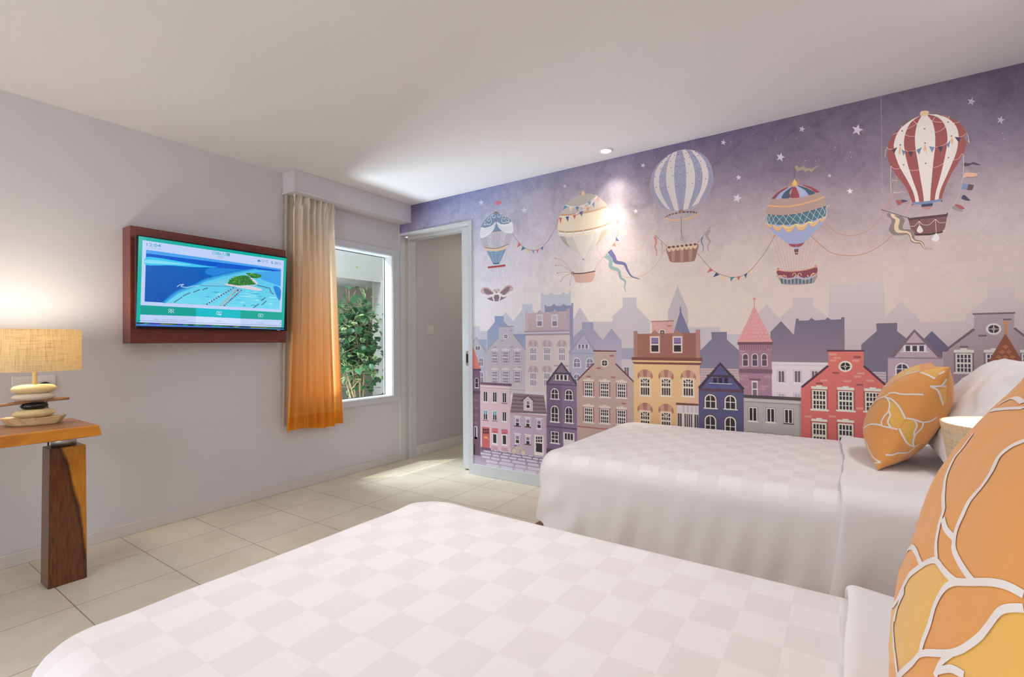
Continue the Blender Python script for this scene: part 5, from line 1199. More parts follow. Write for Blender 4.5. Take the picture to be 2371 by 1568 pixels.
for cx, ya, hh in ((222, 805, 92), (422, 808, 95), (634, 812, 98), (222, 1120, 95), (422, 1130, 95)):
    awn(cx, ya, 74, hh, (182, 122, 102), (208, 154, 130)); w0 = 47 if cx < 600 else 52
    wind(cx-w0, ya+82, cx+w0, ya+250, FY, PY, 4, 2, m=.08, g=.07, tr=.06, sill=FY, rim=(244, 202, 150)); cv.line([(cx-w0+8, ya+88), (cx, ya+124), (cx+w0-8, ya+88)], 8, FY, 6); cv.rect(cx-w0, ya+124, cx+w0, ya+132, FY, 6)
cv.L = 68
cv.rect(526, 1148, 734, 1560, (222, 210, 212)); cv.poly([(518, 1124), (732, 1136), (732, 1154), (518, 1146)], (128, 72, 72), 1)
for k in range(4): cv.rect(580+k*40, 1152, 600+k*40, 1216, (206, 190, 198), 1)
for x0, n in ((530, 2), (592, 4), (690, 2)): wind(x0, 1214+(x0-530)*.08, x0+(46 if n == 2 else 88), 1480, FY, (92, 78, 88), n, 1, m=.07, g=.08)
cv.L = 72
cv.poly([(734, 990), (940, 745), (1164, 1000), (1164, 1600), (734, 1600)], (94, 92, 132), 0, c2=(90, 88, 128)); cv.line([(738, 988), (940, 752), (1160, 998)], 30, (72, 62, 76), 2)
cv.poly([(940, 778), (1004, 858), (874, 856)], (92, 86, 132), 3); cv.rect(812, 856, 1070, 880, (72, 62, 76), 3); cv.poly([(850, 884), (1035, 886), (1120, 992), (782, 980)], (90, 88, 138), 3); cv.rect(734, 984, 1162, 1010, (98, 66, 86), 4)
wind(856, 882, 1030, 938, FY, (56, 44, 52), 3, 1, g=.11, sill=FY)
for x0, dy in ((790, 0), (980, 10)): archw(x0, 1040+dy, x0+114, 1180+dy, FY, (58, 46, 54), FY, rim=(108, 72, 90)); archw(x0, 1238+dy*1.6, x0+112, 1440+dy, FY, (58, 46, 54), FY, rim=(108, 72, 90), low=True)
cv.L = 79
cv.rect(1164, 1076, 1708, 1600, (172, 166, 162)); cv.rect(1690, 1076, 1712, 1600, (150, 142, 138), 1); cv.rect(1166, 1090, 1708, 1100, (192, 184, 180), 1); cv.rect(1166, 1112, 1708, 1117, (120, 110, 108), 1)
cv.rect(1160, 1048, 1728, 1078, (82, 72, 76), 2)
for i, x0 in enumerate((1212, 1382, 1552)):
    wind(x0, 1166+i*9, x0+80, 1300+i*11, FY, (52, 42, 50), 2, 1, m=.10, g=.12, rim=(150, 138, 136), sill=((88, 78, 82) if i == 2 else FY)); wind(x0, 1406+i*13, x0+80, 1540+i*13, FY, (52, 42, 50), 2, 1, m=.10, g=.12, rim=(150, 138, 136), top=((62, 140, 138) if i < 2 else None))
cv.crop(1840, 620, 3.733); cv.L = 85; FR = (218, 200, 182)
cv.poly([(55, 1040), (290, 842), (290, 716), (597, 716), (597, 850), (860, 1080), (860, 1650), (55, 1650)], (208, 100, 90), 0, c2=(194, 86, 82))
cv.poly([(280, 710), (601, 712), (601, 725), (280, 725)], (84, 48, 60), 1); cv.line([(60, 1034), (290, 848)], 20, (84, 48, 60), 1); cv.line([(597, 850), (860, 1080)], 20, (84, 48, 60), 1); roundw(438, 853, 60, 48, (218, 196, 170), (48, 40, 46))
for a in ((298, 740, 362, 758), (338, 772, 398, 788), (302, 794, 362, 809), (497, 795, 560, 811), (540, 905, 605, 922), (510, 932, 575, 948), (224, 965, 284, 983), (422, 973, 487, 990), (618, 967, 685, 984), (532, 1205, 597, 1223), (88, 1275, 145, 1293), (295, 1275, 358, 1293)): cv.rect(*a, (228, 134, 112), 1)
for a in ((508, 764, 572, 781), (325, 901, 385, 916), (184, 992, 243, 1008), (532, 1003, 592, 1020)): cv.rect(*a, (140, 70, 72), 1)
for x0, x1, dy in ((150, 276, 0), (374, 508, 8), (608, 742, 18)):
    for yy, hh in ((1056, 168), (1336, 220)):
        wind(x0, yy+dy, x1, yy+hh+dy, FR, (54, 42, 48), 4, 4, tr=.06, rim=(164, 80, 80), sill=FR); w = cv.wr(x0, yy+dy, x1, yy+hh+dy); cv.wrect(*frac(w, -.05, -.19*168/hh, 1.05, -.03), FR, 1); cv.wrect(*frac(w, .3, -.25*168/hh, .7, -.18*168/hh), FR, 1)
# --- stars
def star(px, py, r, c, rot=.2):
    cv.poly([(px+r*(1 if k % 2 == 0 else .42)*math.sin(rot+k*math.pi/5), py-r*(1 if k % 2 == 0 else .42)*math.cos(rot+k*math.pi/5)) for k in range(10)], c)
cv.crop(0, 0, 1); cv.L = 3
for x, y, r, c in ((1114, 469, 7, (206, 206, 228)), (1214, 487, 8, (212, 210, 226)), (1093, 503, 4, (200, 202, 226)), (1308, 431, 5, (200, 198, 222)), (1472, 489, 6, (244, 232, 230)), (1489, 383, 6, (212, 206, 222)), (1675, 330, 7, (196, 190, 208)), (1710, 411, 7, (206, 198, 210)), (1707, 459, 11, (212, 202, 212)), (1857, 299, 8, (176, 164, 178)),
                   (1807, 364, 11, (196, 184, 194)), (1968, 443, 8, (206, 192, 196)), (1985, 301, 14, (184, 166, 176)), (2249, 235, 10, (158, 146, 160)), (2317, 278, 10, (160, 148, 162)), (1921, 407, 5, (178, 164, 172)), (1245, 533, 4, (208, 206, 220))): star(x, y, r, c, .25 if x % 2 else -.1)
for k in range(60):
    x = rc.uniform(1110, 2371); y = rc.uniform(300, 560)
    if at(x, y, 1, 0)[2] < 2.38: cv.ell(x, y, .9, .9, (212, 202, 212), 0, 5)
def tri(a, b, c, col, dl=0): cv.poly([a, b, c], col, dl)
RD, NV, YL, TL, BL = (206, 96, 84), (70, 80, 128), (232, 198, 140), (60, 140, 132), (92, 128, 164)
TAN = (206, 160, 124)
# --- balloon one (left, blue dome with drapes)
cv.crop(1090, 450, 10.45); cv.L = 5
cv.curve([(610, 165), (680, 158), (755, 200), (690, 245), (612, 248)], (214, 110, 130))
for k in range(8): cv.line([(300+k*85, 1290-20*math.sin(k*.45)), (345+k*68, 1680-k*7)], 2.5, (176, 172, 190))
cv.curve([(225, 1000), (235, 780), (330, 630), (450, 510), (560, 450), (690, 450), (850, 530), (975, 640), (1025, 780), (1010, 960), (960, 1120), (905, 1240), (620, 1340), (330, 1300), (255, 1150)], (196, 190, 200))
for x0, x1, c in ((240, 360, (176, 166, 180)), (535, 710, (178, 172, 184)), (880, 1010, (178, 160, 180))):
    for k in range(5): t = k/4; x = x0+(x1-x0)*t; cv.line([(x, 930), (x+(620-x)*.22, 1290-abs(x-620)*.05)], 5, (156, 148, 164), 1)
for cx, cy in ((440, 1150), (470, 1230), (770, 1080), (740, 1200), (460, 1000), (800, 980)): cv.line([(cx-35, cy+20), (cx-20, cy-30), (cx+30, cy-20), (cx+25, cy+30), (cx-5, cy+25)], 7, (222, 218, 226), 1, 5)
cv.curve([(245, 800), (330, 640), (450, 515), (560, 455), (690, 455), (850, 535), (975, 645), (900, 720), (760, 880), (510, 900), (350, 880)], (118, 146, 184), 2)
cv.line([(500, 912), (720, 876)], 10, (150, 100, 110), 3)
for s_ in (-1, 1):
    def mx(p): return (p[0] if s_ < 0 else 1235-p[0]+ (15 if s_ > 0 else 0), p[1]-(0 if s_ < 0 else (1235-2*p[0])*.13*1.0))
    for q in ([(480, 540), (490, 600), (505, 680), (440, 730), (330, 730)], [(480, 560), (430, 570), (405, 620), (440, 650), (470, 620)], [(520, 500), (530, 560), (590, 560), (585, 505)], [(330, 740), (330, 690), (370, 660)], [(410, 730), (390, 690)], [(460, 720), (470, 750)], [(360, 750), (310, 740)], [(550, 490), (510, 500), (470, 530)]): cv.line([mx(p) for p in q], 11, (222, 212, 208), 4, 5)
cv.curve([(262, 795), (350, 812), (500, 762), (602, 670), (590, 760), (520, 900), (350, 1035), (250, 1058), (220, 990), (232, 880)], (232, 228, 236), 5); cv.curve([(628, 670), (750, 728), (900, 712), (985, 668), (1018, 760), (1025, 900), (980, 945), (850, 930), (740, 870), (668, 790)], (234, 230, 238), 5)
for k in range(3): cv.line([(240, 870+k*50), (380, 850+k*45), (520, 790+k*25), (590, 710+k*10)], 5, (196, 180, 196), 6, 5); cv.line([(650, 710+k*15), (760, 790+k*35), (900, 800+k*38), (1010, 760+k*45)], 5, (196, 180, 196), 6, 5)
cv.ell(610, 625, 16, 30, (196, 100, 108), 6, 12); cv.curve([(555, 470), (575, 430), (615, 415), (655, 428), (672, 455), (610, 462)], (150, 110, 100), 6); cv.line([(330, 1285), (620, 1312), (915, 1205)], 12, (150, 100, 104), 3, 6)
cv.curve([(330, 1295), (470, 1318), (620, 1318), (780, 1280), (900, 1225), (870, 1310), (740, 1358), (620, 1380), (480, 1378), (370, 1358)], (228, 198, 172), 4)
cv.poly([(378, 1362), (620, 1382), (868, 1302), (735, 1590), (702, 1640), (690, 1686), (610, 1700), (545, 1692), (480, 1560)], (124, 156, 194), 3)
for x in (480, 617, 755): cv.line([(x, 1375), (617+(x-617)*.35, 1660)], 8, (172, 186, 214), 4)
cv.poly([(535, 1655), (612, 1662), (696, 1640), (692, 1680), (612, 1694), (548, 1690)], (86, 108, 150), 4)
cv.crop(1100, 590, 12.06); cv.L = 8
for k in range(9): x = 370+k*58; cv.line([(x, 360), (230+k*95, 830-k*8+60*math.sin(k*.4))], 2.5, (170, 166, 184))
cv.poly([(355, 330), (848, 272), (845, 335), (358, 385)], (168, 62, 80), 1)
for k in range(8): cv.ell(385+k*62, 385-k*7, 28, 14, (216, 180, 186), 2, 10)
W1, W2, W3 = (206, 172, 176), (142, 112, 128), (232, 224, 226)
cv.curve([(230, 1080), (350, 1110), (480, 1110), (600, 1120), (740, 1090), (880, 1060), (940, 1030), (880, 1170), (700, 1280), (600, 1300), (480, 1290), (340, 1220)], W2, 1)
cv.curve([(240, 1085), (360, 1125), (520, 1090), (500, 1150), (400, 1200), (320, 1205)], W3, 2); cv.curve([(690, 1090), (820, 1120), (980, 1030), (930, 1130), (800, 1190), (720, 1150)], W3, 2)
cv.curve([(160, 1010), (190, 940), (290, 900), (400, 940), (500, 1040), (520, 1085), (400, 1110), (280, 1090), (200, 1080)], W1, 3); cv.curve([(230, 970), (320, 940), (410, 990), (510, 1085), (400, 1108), (290, 1080), (255, 1030)], W2, 4)
cv.curve([(690, 1070), (780, 950), (880, 860), (970, 845), (1050, 890), (1060, 980), (1000, 1010), (900, 1070), (780, 1080)], W1, 3); cv.curve([(700, 1068), (800, 970), (900, 895), (985, 900), (950, 1000), (850, 1070), (760, 1080)], W2, 4)
for x, y, r in ((205, 1020, 50), (1005, 960, 52), (555, 1000, 45), (650, 990, 45)): cv.ell(x, y, r, r, W1, 5, 16)
cv.ell(600, 1050, 26, 26, W2, 6, 10)
for q in ([(545, 1080), (500, 1180), (530, 1290), (510, 1400), (470, 1480)], [(660, 1080), (700, 1180), (670, 1290), (700, 1380), (740, 1450)]): cv.line(q, 52, W3, 6, 6, w2=12)
# bunting between balloons one and two
cv.crop(0, 0, 1); cv.L = 4
cv.line([(1187, 542), (1201, 561), (1213, 573), (1228, 579), (1246, 578), (1262, 566), (1278, 543), (1288, 522), (1293, 505)], 1.1, (170, 130, 140), 0, 6)
for a, b, c, col in (((1201, 561), (1207, 568), (1197, 573), (214, 110, 120)), ((1210, 571), (1217, 575), (1206, 581), (92, 104, 164)), ((1220, 577), (1227, 579), (1220, 586), YL), ((1231, 580), (1238, 580), (1235, 588), (120, 156, 186)), ((1242, 579), (1248, 577), (1244, 587), (214, 110, 120)), ((1252, 575), (1258, 571), (1256, 580), (92, 104, 164))): tri(a, b, c, col, 1)
# --- balloon two
cv.crop(1260, 400, 5.227); cv.L = 5
cv.line([(630, 890), (720, 1050), (830, 1180), (940, 1250), (1060, 1270), (1200, 1240), (1340, 1130), (1430, 990), (1500, 830), (1580, 590), (1605, 510)], 6, (226, 182, 146), 0, 6)
cv.line([(880, 840), (940, 920), (1050, 945), (1160, 910), (1250, 780), (1310, 600), (1345, 370)], 5, (234, 190, 160), 0, 6); cv.line([(795, 505), (860, 560), (890, 660), (885, 760), (840, 860), (760, 960), (700, 1040), (640, 1120), (612, 1190)], 5, (216, 168, 140), 0, 6)
for a, b, c, col in (((835, 540), (890, 540), (868, 560), (158, 168, 190)), ((875, 585), (918, 596), (882, 612), (240, 150, 130)), ((888, 640), (936, 655), (888, 670), (170, 186, 200)), ((870, 775), (908, 828), (866, 824), (112, 112, 170)), ((850, 842), (872, 895), (828, 885), (238, 140, 116))): tri(a, b, c, col, 1)
cv.line([(790, 945), (840, 1020), (870, 1080), (970, 1105), (1005, 1175), (1060, 1255), (1160, 1288)], 58, (116, 118, 170), 2, 8, w2=6); cv.line([(740, 1000), (805, 1055), (808, 1140), (900, 1185), (925, 1270), (982, 1315), (972, 1385), (990, 1445)], 56, (152, 178, 182), 3, 8, w2=5)
cv.line([(0, 880), (80, 780), (160, 600)], 4, (180, 140, 150), 0, 5)
cv.crop(1270, 420, 6.03); cv.L = 9
for k in range(12): t = k/11; cv.line([(190+570*t, 880-60*math.sin(3.14*t)*0-60*t), (345+300*t, 1275-30*t)], 2.2, (212, 186, 184))
B2O = [(480, 178), (330, 240), (240, 335), (165, 465), (130, 620), (140, 755), (200, 850), (310, 935), (430, 1015), (488, 1072), (540, 1005), (640, 920), (740, 820), (820, 690), (858, 600), (862, 480), (822, 360), (750, 262), (630, 185)]
cv.curve(B2O, (244, 220, 192)); 
cv.curve([(150, 760), (300, 775), (480, 760), (660, 720), (825, 670), (740, 820), (640, 920), (540, 1005), (488, 1075), (430, 1015), (310, 935), (200, 850)], (212, 204, 196), 1)
cv.curve([(350, 770), (480, 765), (620, 735), (625, 800), (570, 930), (490, 1070), (430, 990), (370, 860)], (230, 218, 208), 2); cv.curve([(740, 700), (825, 672), (760, 790), (660, 900), (700, 810)], (200, 180, 158), 2); cv.curve([(160, 770), (230, 785), (260, 860), (310, 930), (220, 865)], (180, 170, 166), 2)
cv.curve([(160, 470), (245, 330), (330, 240), (480, 178), (630, 185), (750, 262), (820, 355), (640, 412), (450, 450), (300, 475)], (208, 192, 182), 1); cv.curve([(243, 333), (330, 240), (480, 178), (630, 185), (690, 205), (620, 270), (520, 320), (400, 350), (300, 352)], (196, 184, 174), 2)
for i in range(7):
    for j in range(3): cx, cy = 180+i*108+(j % 2)*54, 640-i*16-j*62; cv.line([(cx-50, cy), (cx, cy-48), (cx+50, cy-8)], 2.5, (232, 202, 170), 2) if cx < 800 else None
cv.line([(165, 467), (300, 467), (450, 447), (650, 407), (815, 350)], 18, (196, 138, 104), 3, 6); cv.line([(165, 467), (300, 467), (450, 447), (650, 407), (815, 350)], 5, (228, 186, 140), 4, 6)
cv.line([(243, 333), (320, 355), (430, 350), (560, 300), (682, 205)], 8, (246, 238, 230), 5, 6); cv.line([(160, 492), (300, 487), (430, 432), (570, 345), (680, 212)], 8, (246, 238, 230), 5, 6)
for a, b, c, col in (((225, 340), (270, 350), (195, 412), (84, 148, 182)), ((288, 358), (342, 358), (305, 435), (238, 214, 192)), ((372, 356), (426, 350), (405, 412), (92, 140, 180)), ((455, 345), (510, 318), (498, 390), (240, 216, 192)), ((540, 292), (592, 272), (580, 330), (124, 160, 190)), ((148, 508), (190, 505), (168, 592), (214, 92, 92)), ((238, 494), (286, 488), (272, 568), (70, 90, 150)), ((338, 474), (386, 458), (366, 532), (220, 104, 98)), ((428, 430), (480, 410), (466, 492), (96, 104, 160)), ((522, 378), (574, 348), (556, 432), (236, 140, 116)), ((608, 318), (640, 280), (638, 372), (130, 136, 180)), ((665, 245), (700, 212), (708, 290), (240, 160, 150))): tri(a, b, c, col, 6)
cv.line([(140, 695), (230, 708), (350, 703), (485, 687), (625, 660), (750, 627), (848, 585)], 15, (198, 146, 96), 3, 6)
pts = [(142, 695), (228, 707), (348, 703), (486, 687), (624, 661), (752, 627), (848, 586)]
for (x0, y0), (x1, y1) in zip(pts, pts[1:]):
    for k in range(3): cv.curve([(x0+2, y0+10+k*8), ((x0+x1)/2, (y0+y1)/2+70-k*16), (x1-2, y1+10+k*8), ((x0+x1)/2, (y0+y1)/2+14)], ((246, 234, 226), (232, 208, 200), (248, 238, 230))[k], 2+k)
for x, y in pts: cv.ell(x, y, 13, 13, (184, 132, 84), 6, 14); cv.ell(x, y, 8, 8, (250, 236, 220), 7, 12)
cv.curve([(432, 190), (440, 150), (478, 130), (515, 150), (525, 188), (480, 192)], (196, 158, 128), 3); cv.curve([(462, 188), (468, 145), (480, 134), (500, 150), (505, 186)], (230, 200, 160), 4); cv.ell(488, 1090, 11, 7, (112, 76, 72), 3, 10)
cv.curve([(345, 1290), (490, 1285), (645, 1262), (625, 1370), (595, 1402), (490, 1416), (388, 1408), (362, 1350)], (218, 174, 158), 2); cv.line([(338, 1288), (480, 1284), (652, 1254)], 13, (98, 64, 64), 3, 5)
for x, y, mx_, my_ in ((95, 1073, 210, 1120), (100, 1173, 215, 1190), (122, 1283, 220, 1268), (175, 1393, 230, 1320), (297, 1440, 310, 1360)): cv.line([(338, 1280), (mx_, my_), (x, y)], 5, (198, 148, 122), 3, 8); cv.ell(x, y, 7, 7, (150, 100, 88), 4, 8)
cv.ell(340, 1281, 19, 19, (84, 56, 58), 4, 16); cv.ell(340, 1281, 11, 11, (214, 186, 180), 5, 14)
# --- balloon three (striped, with net)
cv.crop(1480, 340, 8.71); cv.L = 9
NW = (222, 214, 218)
B3 = [(930, 50), (760, 85), (620, 150), (480, 250), (340, 400), (250, 570), (222, 760), (262, 930), (345, 1080), (450, 1195), (560, 1262), (700, 1290), (830, 1285), (960, 1262), (1080, 1205), (1200, 1128), (1300, 1050), (1400, 930), (1470, 760), (1488, 560), (1445, 360), (1330, 190), (1150, 85)]
cv.curve(B3, (160, 156, 182))
WS = (222, 208, 206)
def strip(Le, Re, c, dl): cv.poly([(p[0], p[1]) for p in spline([(*q, 0) for q in Le], 5)]+[(p[0], p[1]) for p in spline([(*q, 0) for q in Re[::-1]], 5)], c, dl)
strip([(590, 170), (430, 330), (330, 500), (298, 680), (310, 850), (370, 1000), (470, 1150), (560, 1250)], [(645, 140), (520, 320), (440, 480), (405, 650), (410, 820), (470, 1000), (560, 1160), (630, 1280)], WS, 1)
strip([(680, 118), (610, 240), (560, 420), (540, 620), (555, 800), (600, 960), (660, 1130), (715, 1285)], [(765, 88), (730, 260), (710, 420), (705, 620), (715, 800), (745, 1000), (780, 1180), (800, 1285)], WS, 1)
strip([(865, 66), (905, 220), (940, 420), (950, 620), (945, 800), (925, 1000), (905, 1150), (890, 1275)], [(935, 55), (1020, 190), (1090, 360), (1125, 560), (1120, 760), (1080, 940), (1030, 1100), (985, 1250)], WS, 1)
strip([(1020, 58), (1130, 180), (1220, 330), (1270, 500), (1275, 680), (1240, 860), (1170, 1020), (1062, 1210)], [(1120, 80), (1260, 200), (1350, 350), (1392, 520), (1390, 680), (1340, 850), (1250, 1020), (1205, 1125)], WS, 1)
rows = [[(558, 210), (628, 193), (713, 172), (793, 158), (870, 147), (940, 128), (1003, 120), (1062, 97), (1145, 98)], [(460, 313), (543, 305), (628, 300), (733, 277), (828, 265), (917, 240), (1010, 210), (1097, 188), (1190, 175), (1327, 252)],
        [(328, 443), (428, 447), (530, 438), (642, 420), (765, 402), (877, 378), (1005, 350), (1123, 327), (1237, 293), (1360, 405)], [(320, 600), (421, 600), (533, 597), (678, 578), (822, 558), (974, 523), (1129, 487), (1250, 447), (1438, 595)], [(343, 820), (460, 824), (593, 817), (750, 798), (908, 768), (1070, 731), (1216, 695), (1341, 645)]]
for r0, r1 in zip(rows, rows[1:]):
    for p in r0:
        for q in sorted(r1, key=lambda t: abs(t[0]-p[0]))[:2]: cv.line([p, q], 3.5, (208, 202, 214), 2)
for p in rows[-1]: cv.line([p, (860+(p[0]-860)*.75, 1050), (860+(p[0]-860)*.42, 1270)], 3.2, (202, 194, 206), 2, 4)
for r_ in rows:
    for p in r_: cv.ell(*p, 10, 9, (112, 84, 92), 3, 10)
cv.line([(222, 700), (235, 900), (330, 1100), (520, 1370)], 4, (214, 206, 212), 0, 5); cv.line([(1486, 560), (1478, 760), (1400, 950), (1300, 1055)], 4, (206, 196, 206), 0, 5)
cv.L = 14
for i in range(24):
    a0, a1 = math.pi+math.pi*(i+.12)/14, math.pi+math.pi*(i+.88)/14
    if i >= 14: break
    f_ = lambda a, k: (860+345*k*math.cos(a), 1392-.115*345*k*math.cos(a)+88*k*math.sin(a)+(0 if k == 1 else 12))
    cv.poly([f_(a0, 1), f_(a1, 1), (f_(a1, 1)[0], f_(a1, 1)[1]+34), (f_(a0, 1)[0], f_(a0, 1)[1]+34)], (146, 106, 96) if i < 7 else (120, 92, 94))
cv.line([(518, 1440), (620, 1478), (780, 1480), (960, 1460), (1100, 1410), (1200, 1350)], 38, (230, 192, 152), 1, 5); cv.line([(518, 1446), (620, 1484), (780, 1484), (960, 1464), (1100, 1414), (1200, 1354)], 8, (196, 146, 112), 2, 5); cv.rect(800, 1280, 885, 1312, (170, 118, 102), 2)
for k in range(16): t = k/15; x, y = 540+640*t, 1462+26*math.sin(3.14*t)-100*t; cv.line([(x, y-12), (x+14, y+10)], 5, (206, 160, 122), 3)
cv.crop(1480, 330, 4.356); cv.L = 17
for k in range(8): x = 272+k*45; cv.line([(x, 770), (285+k*43, 1050-k*4)], 1.6, (190, 172, 178))
cv.line([(425, 745), (424, 880), (430, 945)], 6, (142, 110, 104))
for k in range(5): cv.line([(430, 942), (410+k*18, 1012-abs(k-1.5)*4)], 5, (176, 160, 156))
cv.line([(155, 932), (282, 1048)], 3.5, (120, 96, 92)); cv.line([(586, 1016), (714, 858)], 3.5, (120, 96, 96)); cv.ell(156, 929, 7, 6, (232, 172, 140), 1, 8); cv.ell(715, 857, 8, 7, (176, 132, 118), 1, 8)
cv.line([(155, 950), (172, 1000), (160, 1050), (176, 1100), (172, 1150)], 24, (222, 134, 116), 1, 6, w2=4); cv.line([(222, 1010), (236, 1045), (226, 1085), (234, 1130)], 18, (184, 172, 164), 1, 6, w2=4)
cv.line([(640, 955), (628, 1000), (646, 1050), (640, 1108)], 16, (110, 134, 160), 1, 6, w2=4); cv.line([(710, 885), (680, 940), (712, 1000), (692, 1050), (706, 1106)], 36, (172, 152, 142), 1, 6, w2=4)
cv.curve([(280, 1055), (430, 1048), (588, 1022), (586, 1095), (565, 1175), (535, 1200), (400, 1210), (320, 1204), (296, 1160)], (158, 114, 100), 2)
for k in range(3): x = 322+k*88; cv.poly([(x, 1075), (x+40, 1070), (x+34, 1202), (x+6, 1205)], (184, 138, 116), 3)
for k in range(7): x = 302+k*43.5; y = 1072-k*5; cv.ell(x, y, 22, 30, (228, 192, 158), 4, 14); cv.ell(x, y-14, 15, 12, (112, 80, 76), 5, 12)
cv.L = 6
cv.line([(590, 1120), (700, 1250), (780, 1312), (900, 1355), (1000, 1355), (1100, 1310), (1200, 1200), (1300, 1060), (1372, 925)], 5, (158, 118, 94), 0, 6)
for a, b, c, col in (((683, 1315), (718, 1265), (750, 1292), RD), ((745, 1360), (775, 1312), (812, 1335), NV), ((832, 1397), (838, 1345), (882, 1352), YL), ((922, 1405), (918, 1357), (962, 1355), TL), ((1000, 1393), (985, 1352), (1027, 1348), RD), ((1074, 1372), (1058, 1332), (1092, 1315), (58, 84, 116)), ((1132, 1327), (1118, 1300), (1144, 1272), YL)): tri(a, b, c, col, 1)
# --- balloon four
cv.L = 9
cv.crop(1900, 200, 3.7325); cv.line([(45, 1170), (130, 1260), (270, 1290), (420, 1240), (520, 1130), (600, 990), (640, 880), (660, 770)], 6, (176, 122, 98), 0, 6); cv.line([(-81, 1295), (0, 1370), (100, 1440), (250, 1465), (400, 1440), (540, 1360), (625, 1282)], 7, (176, 122, 96), 0, 6)
cv.crop(1480, 330, 4.356)
for k in range(13):
    t = k/12; cv.line([(1308+560*t, 870-60*t*t), (1585+(t-.5)*275, 1296-10*t)], 3.2, (192, 138, 118))
B4 = [(1570, 428), (1440, 462), (1350, 560), (1292, 660), (1275, 740), (1285, 825), (1345, 900), (1425, 965), (1510, 1028), (1560, 1066), (1585, 1080), (1612, 1064), (1660, 1015), (1740, 935), (1820, 855), (1882, 765), (1895, 665), (1868, 575), (1808, 500), (1700, 440)]
cv.curve(B4, (144, 152, 186), 1)
up = [(1275, 740), (1290, 665), (1350, 560), (1440, 462), (1570, 428), (1700, 440), (1808, 500), (1868, 575), (1893, 645)]
cv.poly([(p[0], p[1]) for p in spline([(*q, 0) for q in up], 6)]+[(1720, 692), (1560, 726), (1400, 736), (1280, 722)], (166, 136, 126), 2)
cv.line([(1295, 636), (1450, 647), (1600, 630), (1750, 592), (1868, 548)], 17, (218, 158, 106), 3, 6)
tp = spline([(1279, 722, 0), (1400, 736, 0), (1560, 726, 0), (1720, 692, 0), (1893, 640, 0)], 6); bt = spline([(1284, 810, 0), (1400, 826, 0), (1580, 822, 0), (1740, 790, 0), (1888, 735, 0)], 6)
cv.poly([(p[0], p[1]) for p in tp]+[(p[0], p[1]) for p in reversed(bt)], (66, 108, 124), 3); cv.line([(p[0], p[1]) for p in tp], 4, (60, 56, 70), 4); cv.line([(p[0], p[1]) for p in bt], 4, (60, 56, 70), 4)
def on(c, t): i = min(len(c)-1, max(0, int(t*(len(c)-1)))); return (c[i][0], c[i][1])
for k in range(12):
    t = k/11; u = .5-.5*math.cos(math.pi*t); u2 = .5-.5*math.cos(math.pi*min(1, (k+1)/11)); u = .35*u+.65*t; u2 = .35*u2+.65*min(1, (k+1)/11)
    cv.line([on(tp, u), on(bt, u2)], 3.2, (220, 200, 184), 5); cv.line([on(bt, u), on(tp, u2)], 3.2, (220, 200, 184), 5); cv.ell(*on(tp, u), 4.5, 4.5, (236, 200, 176), 6, 8); cv.ell(*on(bt, u), 4.5, 4.5, (236, 200, 176), 6, 8)
sw_ = [(1280, 815), (1345, 830), (1448, 832), (1578, 820), (1710, 795), (1820, 768), (1890, 740)]
for (x0, y0), (x1, y1) in zip(sw_, sw_[1:]):
    mxx, myy = (x0+x1)/2, (y0+y1)/2; dd = (x1-x0)*.62
    for k, c in enumerate(((210, 146, 90), (232, 178, 116), (206, 148, 96), (236, 184, 124))): cv.curve([(x0, y0), (x0+(mxx-x0)*.4, y0+dd*.75-k*9), (mxx, myy+dd-k*12), (x1-(x1-mxx)*.4, y1+dd*.75-k*9), (x1, y1), (mxx, myy+dd*.30)], c, 5+k)
cols5 = [(138, 60, 78), (152, 158, 190), (66, 84, 104), (146, 62, 78), (152, 160, 192), (66, 84, 104), (140, 60, 78)]
pe = [(1338, 566), (1378, 562), (1436, 558), (1520, 552), (1618, 548), (1708, 526), (1772, 508), (1818, 498)]; ap = (1566, 436)
tpx = [1500, 1520, 1535, 1550, 1580, 1600, 1615, 1640]; tpy = [452, 452, 452, 453, 450, 440, 434, 430]
for i in range(7):
    a, b = pe[i], pe[i+1]; m_ = ((a[0]+b[0])/2, (a[1]+b[1])/2+ (10 if 0 < i < 6 else 0)); bulge = -18 if i < 3 else (16 if i > 3 else 0)
    if i == 0: cv.curve([(1338, 566), (1390, 510), (1450, 468), (1505, 448), (1440, 505), (1385, 560)], cols5[0], 4); continue
    if i == 6: cv.curve([(1640, 428), (1710, 440), (1775, 470), (1818, 498), (1775, 505), (1730, 470)], cols5[6], 4); continue
    cv.curve([(tpx[i], tpy[i]), ((tpx[i]+a[0])/2+bulge, (tpy[i]+a[1])/2-abs(bulge)*.2), a, m_, b, ((tpx[i+1]+b[0])/2+bulge, (tpy[i+1]+b[1])/2-abs(bulge)*.2), (tpx[i+1], tpy[i+1])], cols5[i], 4)
GO = (232, 176, 100)
cv.line([(1563, 232), (1565, 356)], 5, (112, 76, 72), 4); cv.curve([(1570, 240), (1590, 233), (1612, 252), (1632, 250), (1660, 238), (1682, 258), (1722, 258), (1740, 266), (1770, 246), (1806, 241), (1770, 268), (1738, 298), (1710, 282), (1672, 298), (1650, 276), (1618, 285), (1596, 295), (1578, 272)], (148, 132, 108), 4)
for dx, dy in ((-62, 14), (-50, -4), (60, -4), (50, -22), (-40, 26), (48, 14)): cv.line([(1568, 410), (1568+dx*.5, 410+dy*.8), (1568+dx, 402+dy)], 10, (176, 116, 84), 5, 4)
cv.curve([(1568, 372), (1545, 405), (1540, 430), (1568, 448), (1598, 430), (1590, 400)], (206, 142, 86), 6); cv.curve([(1568, 374), (1553, 402), (1552, 424), (1568, 432), (1588, 424), (1582, 400)], GO, 7)
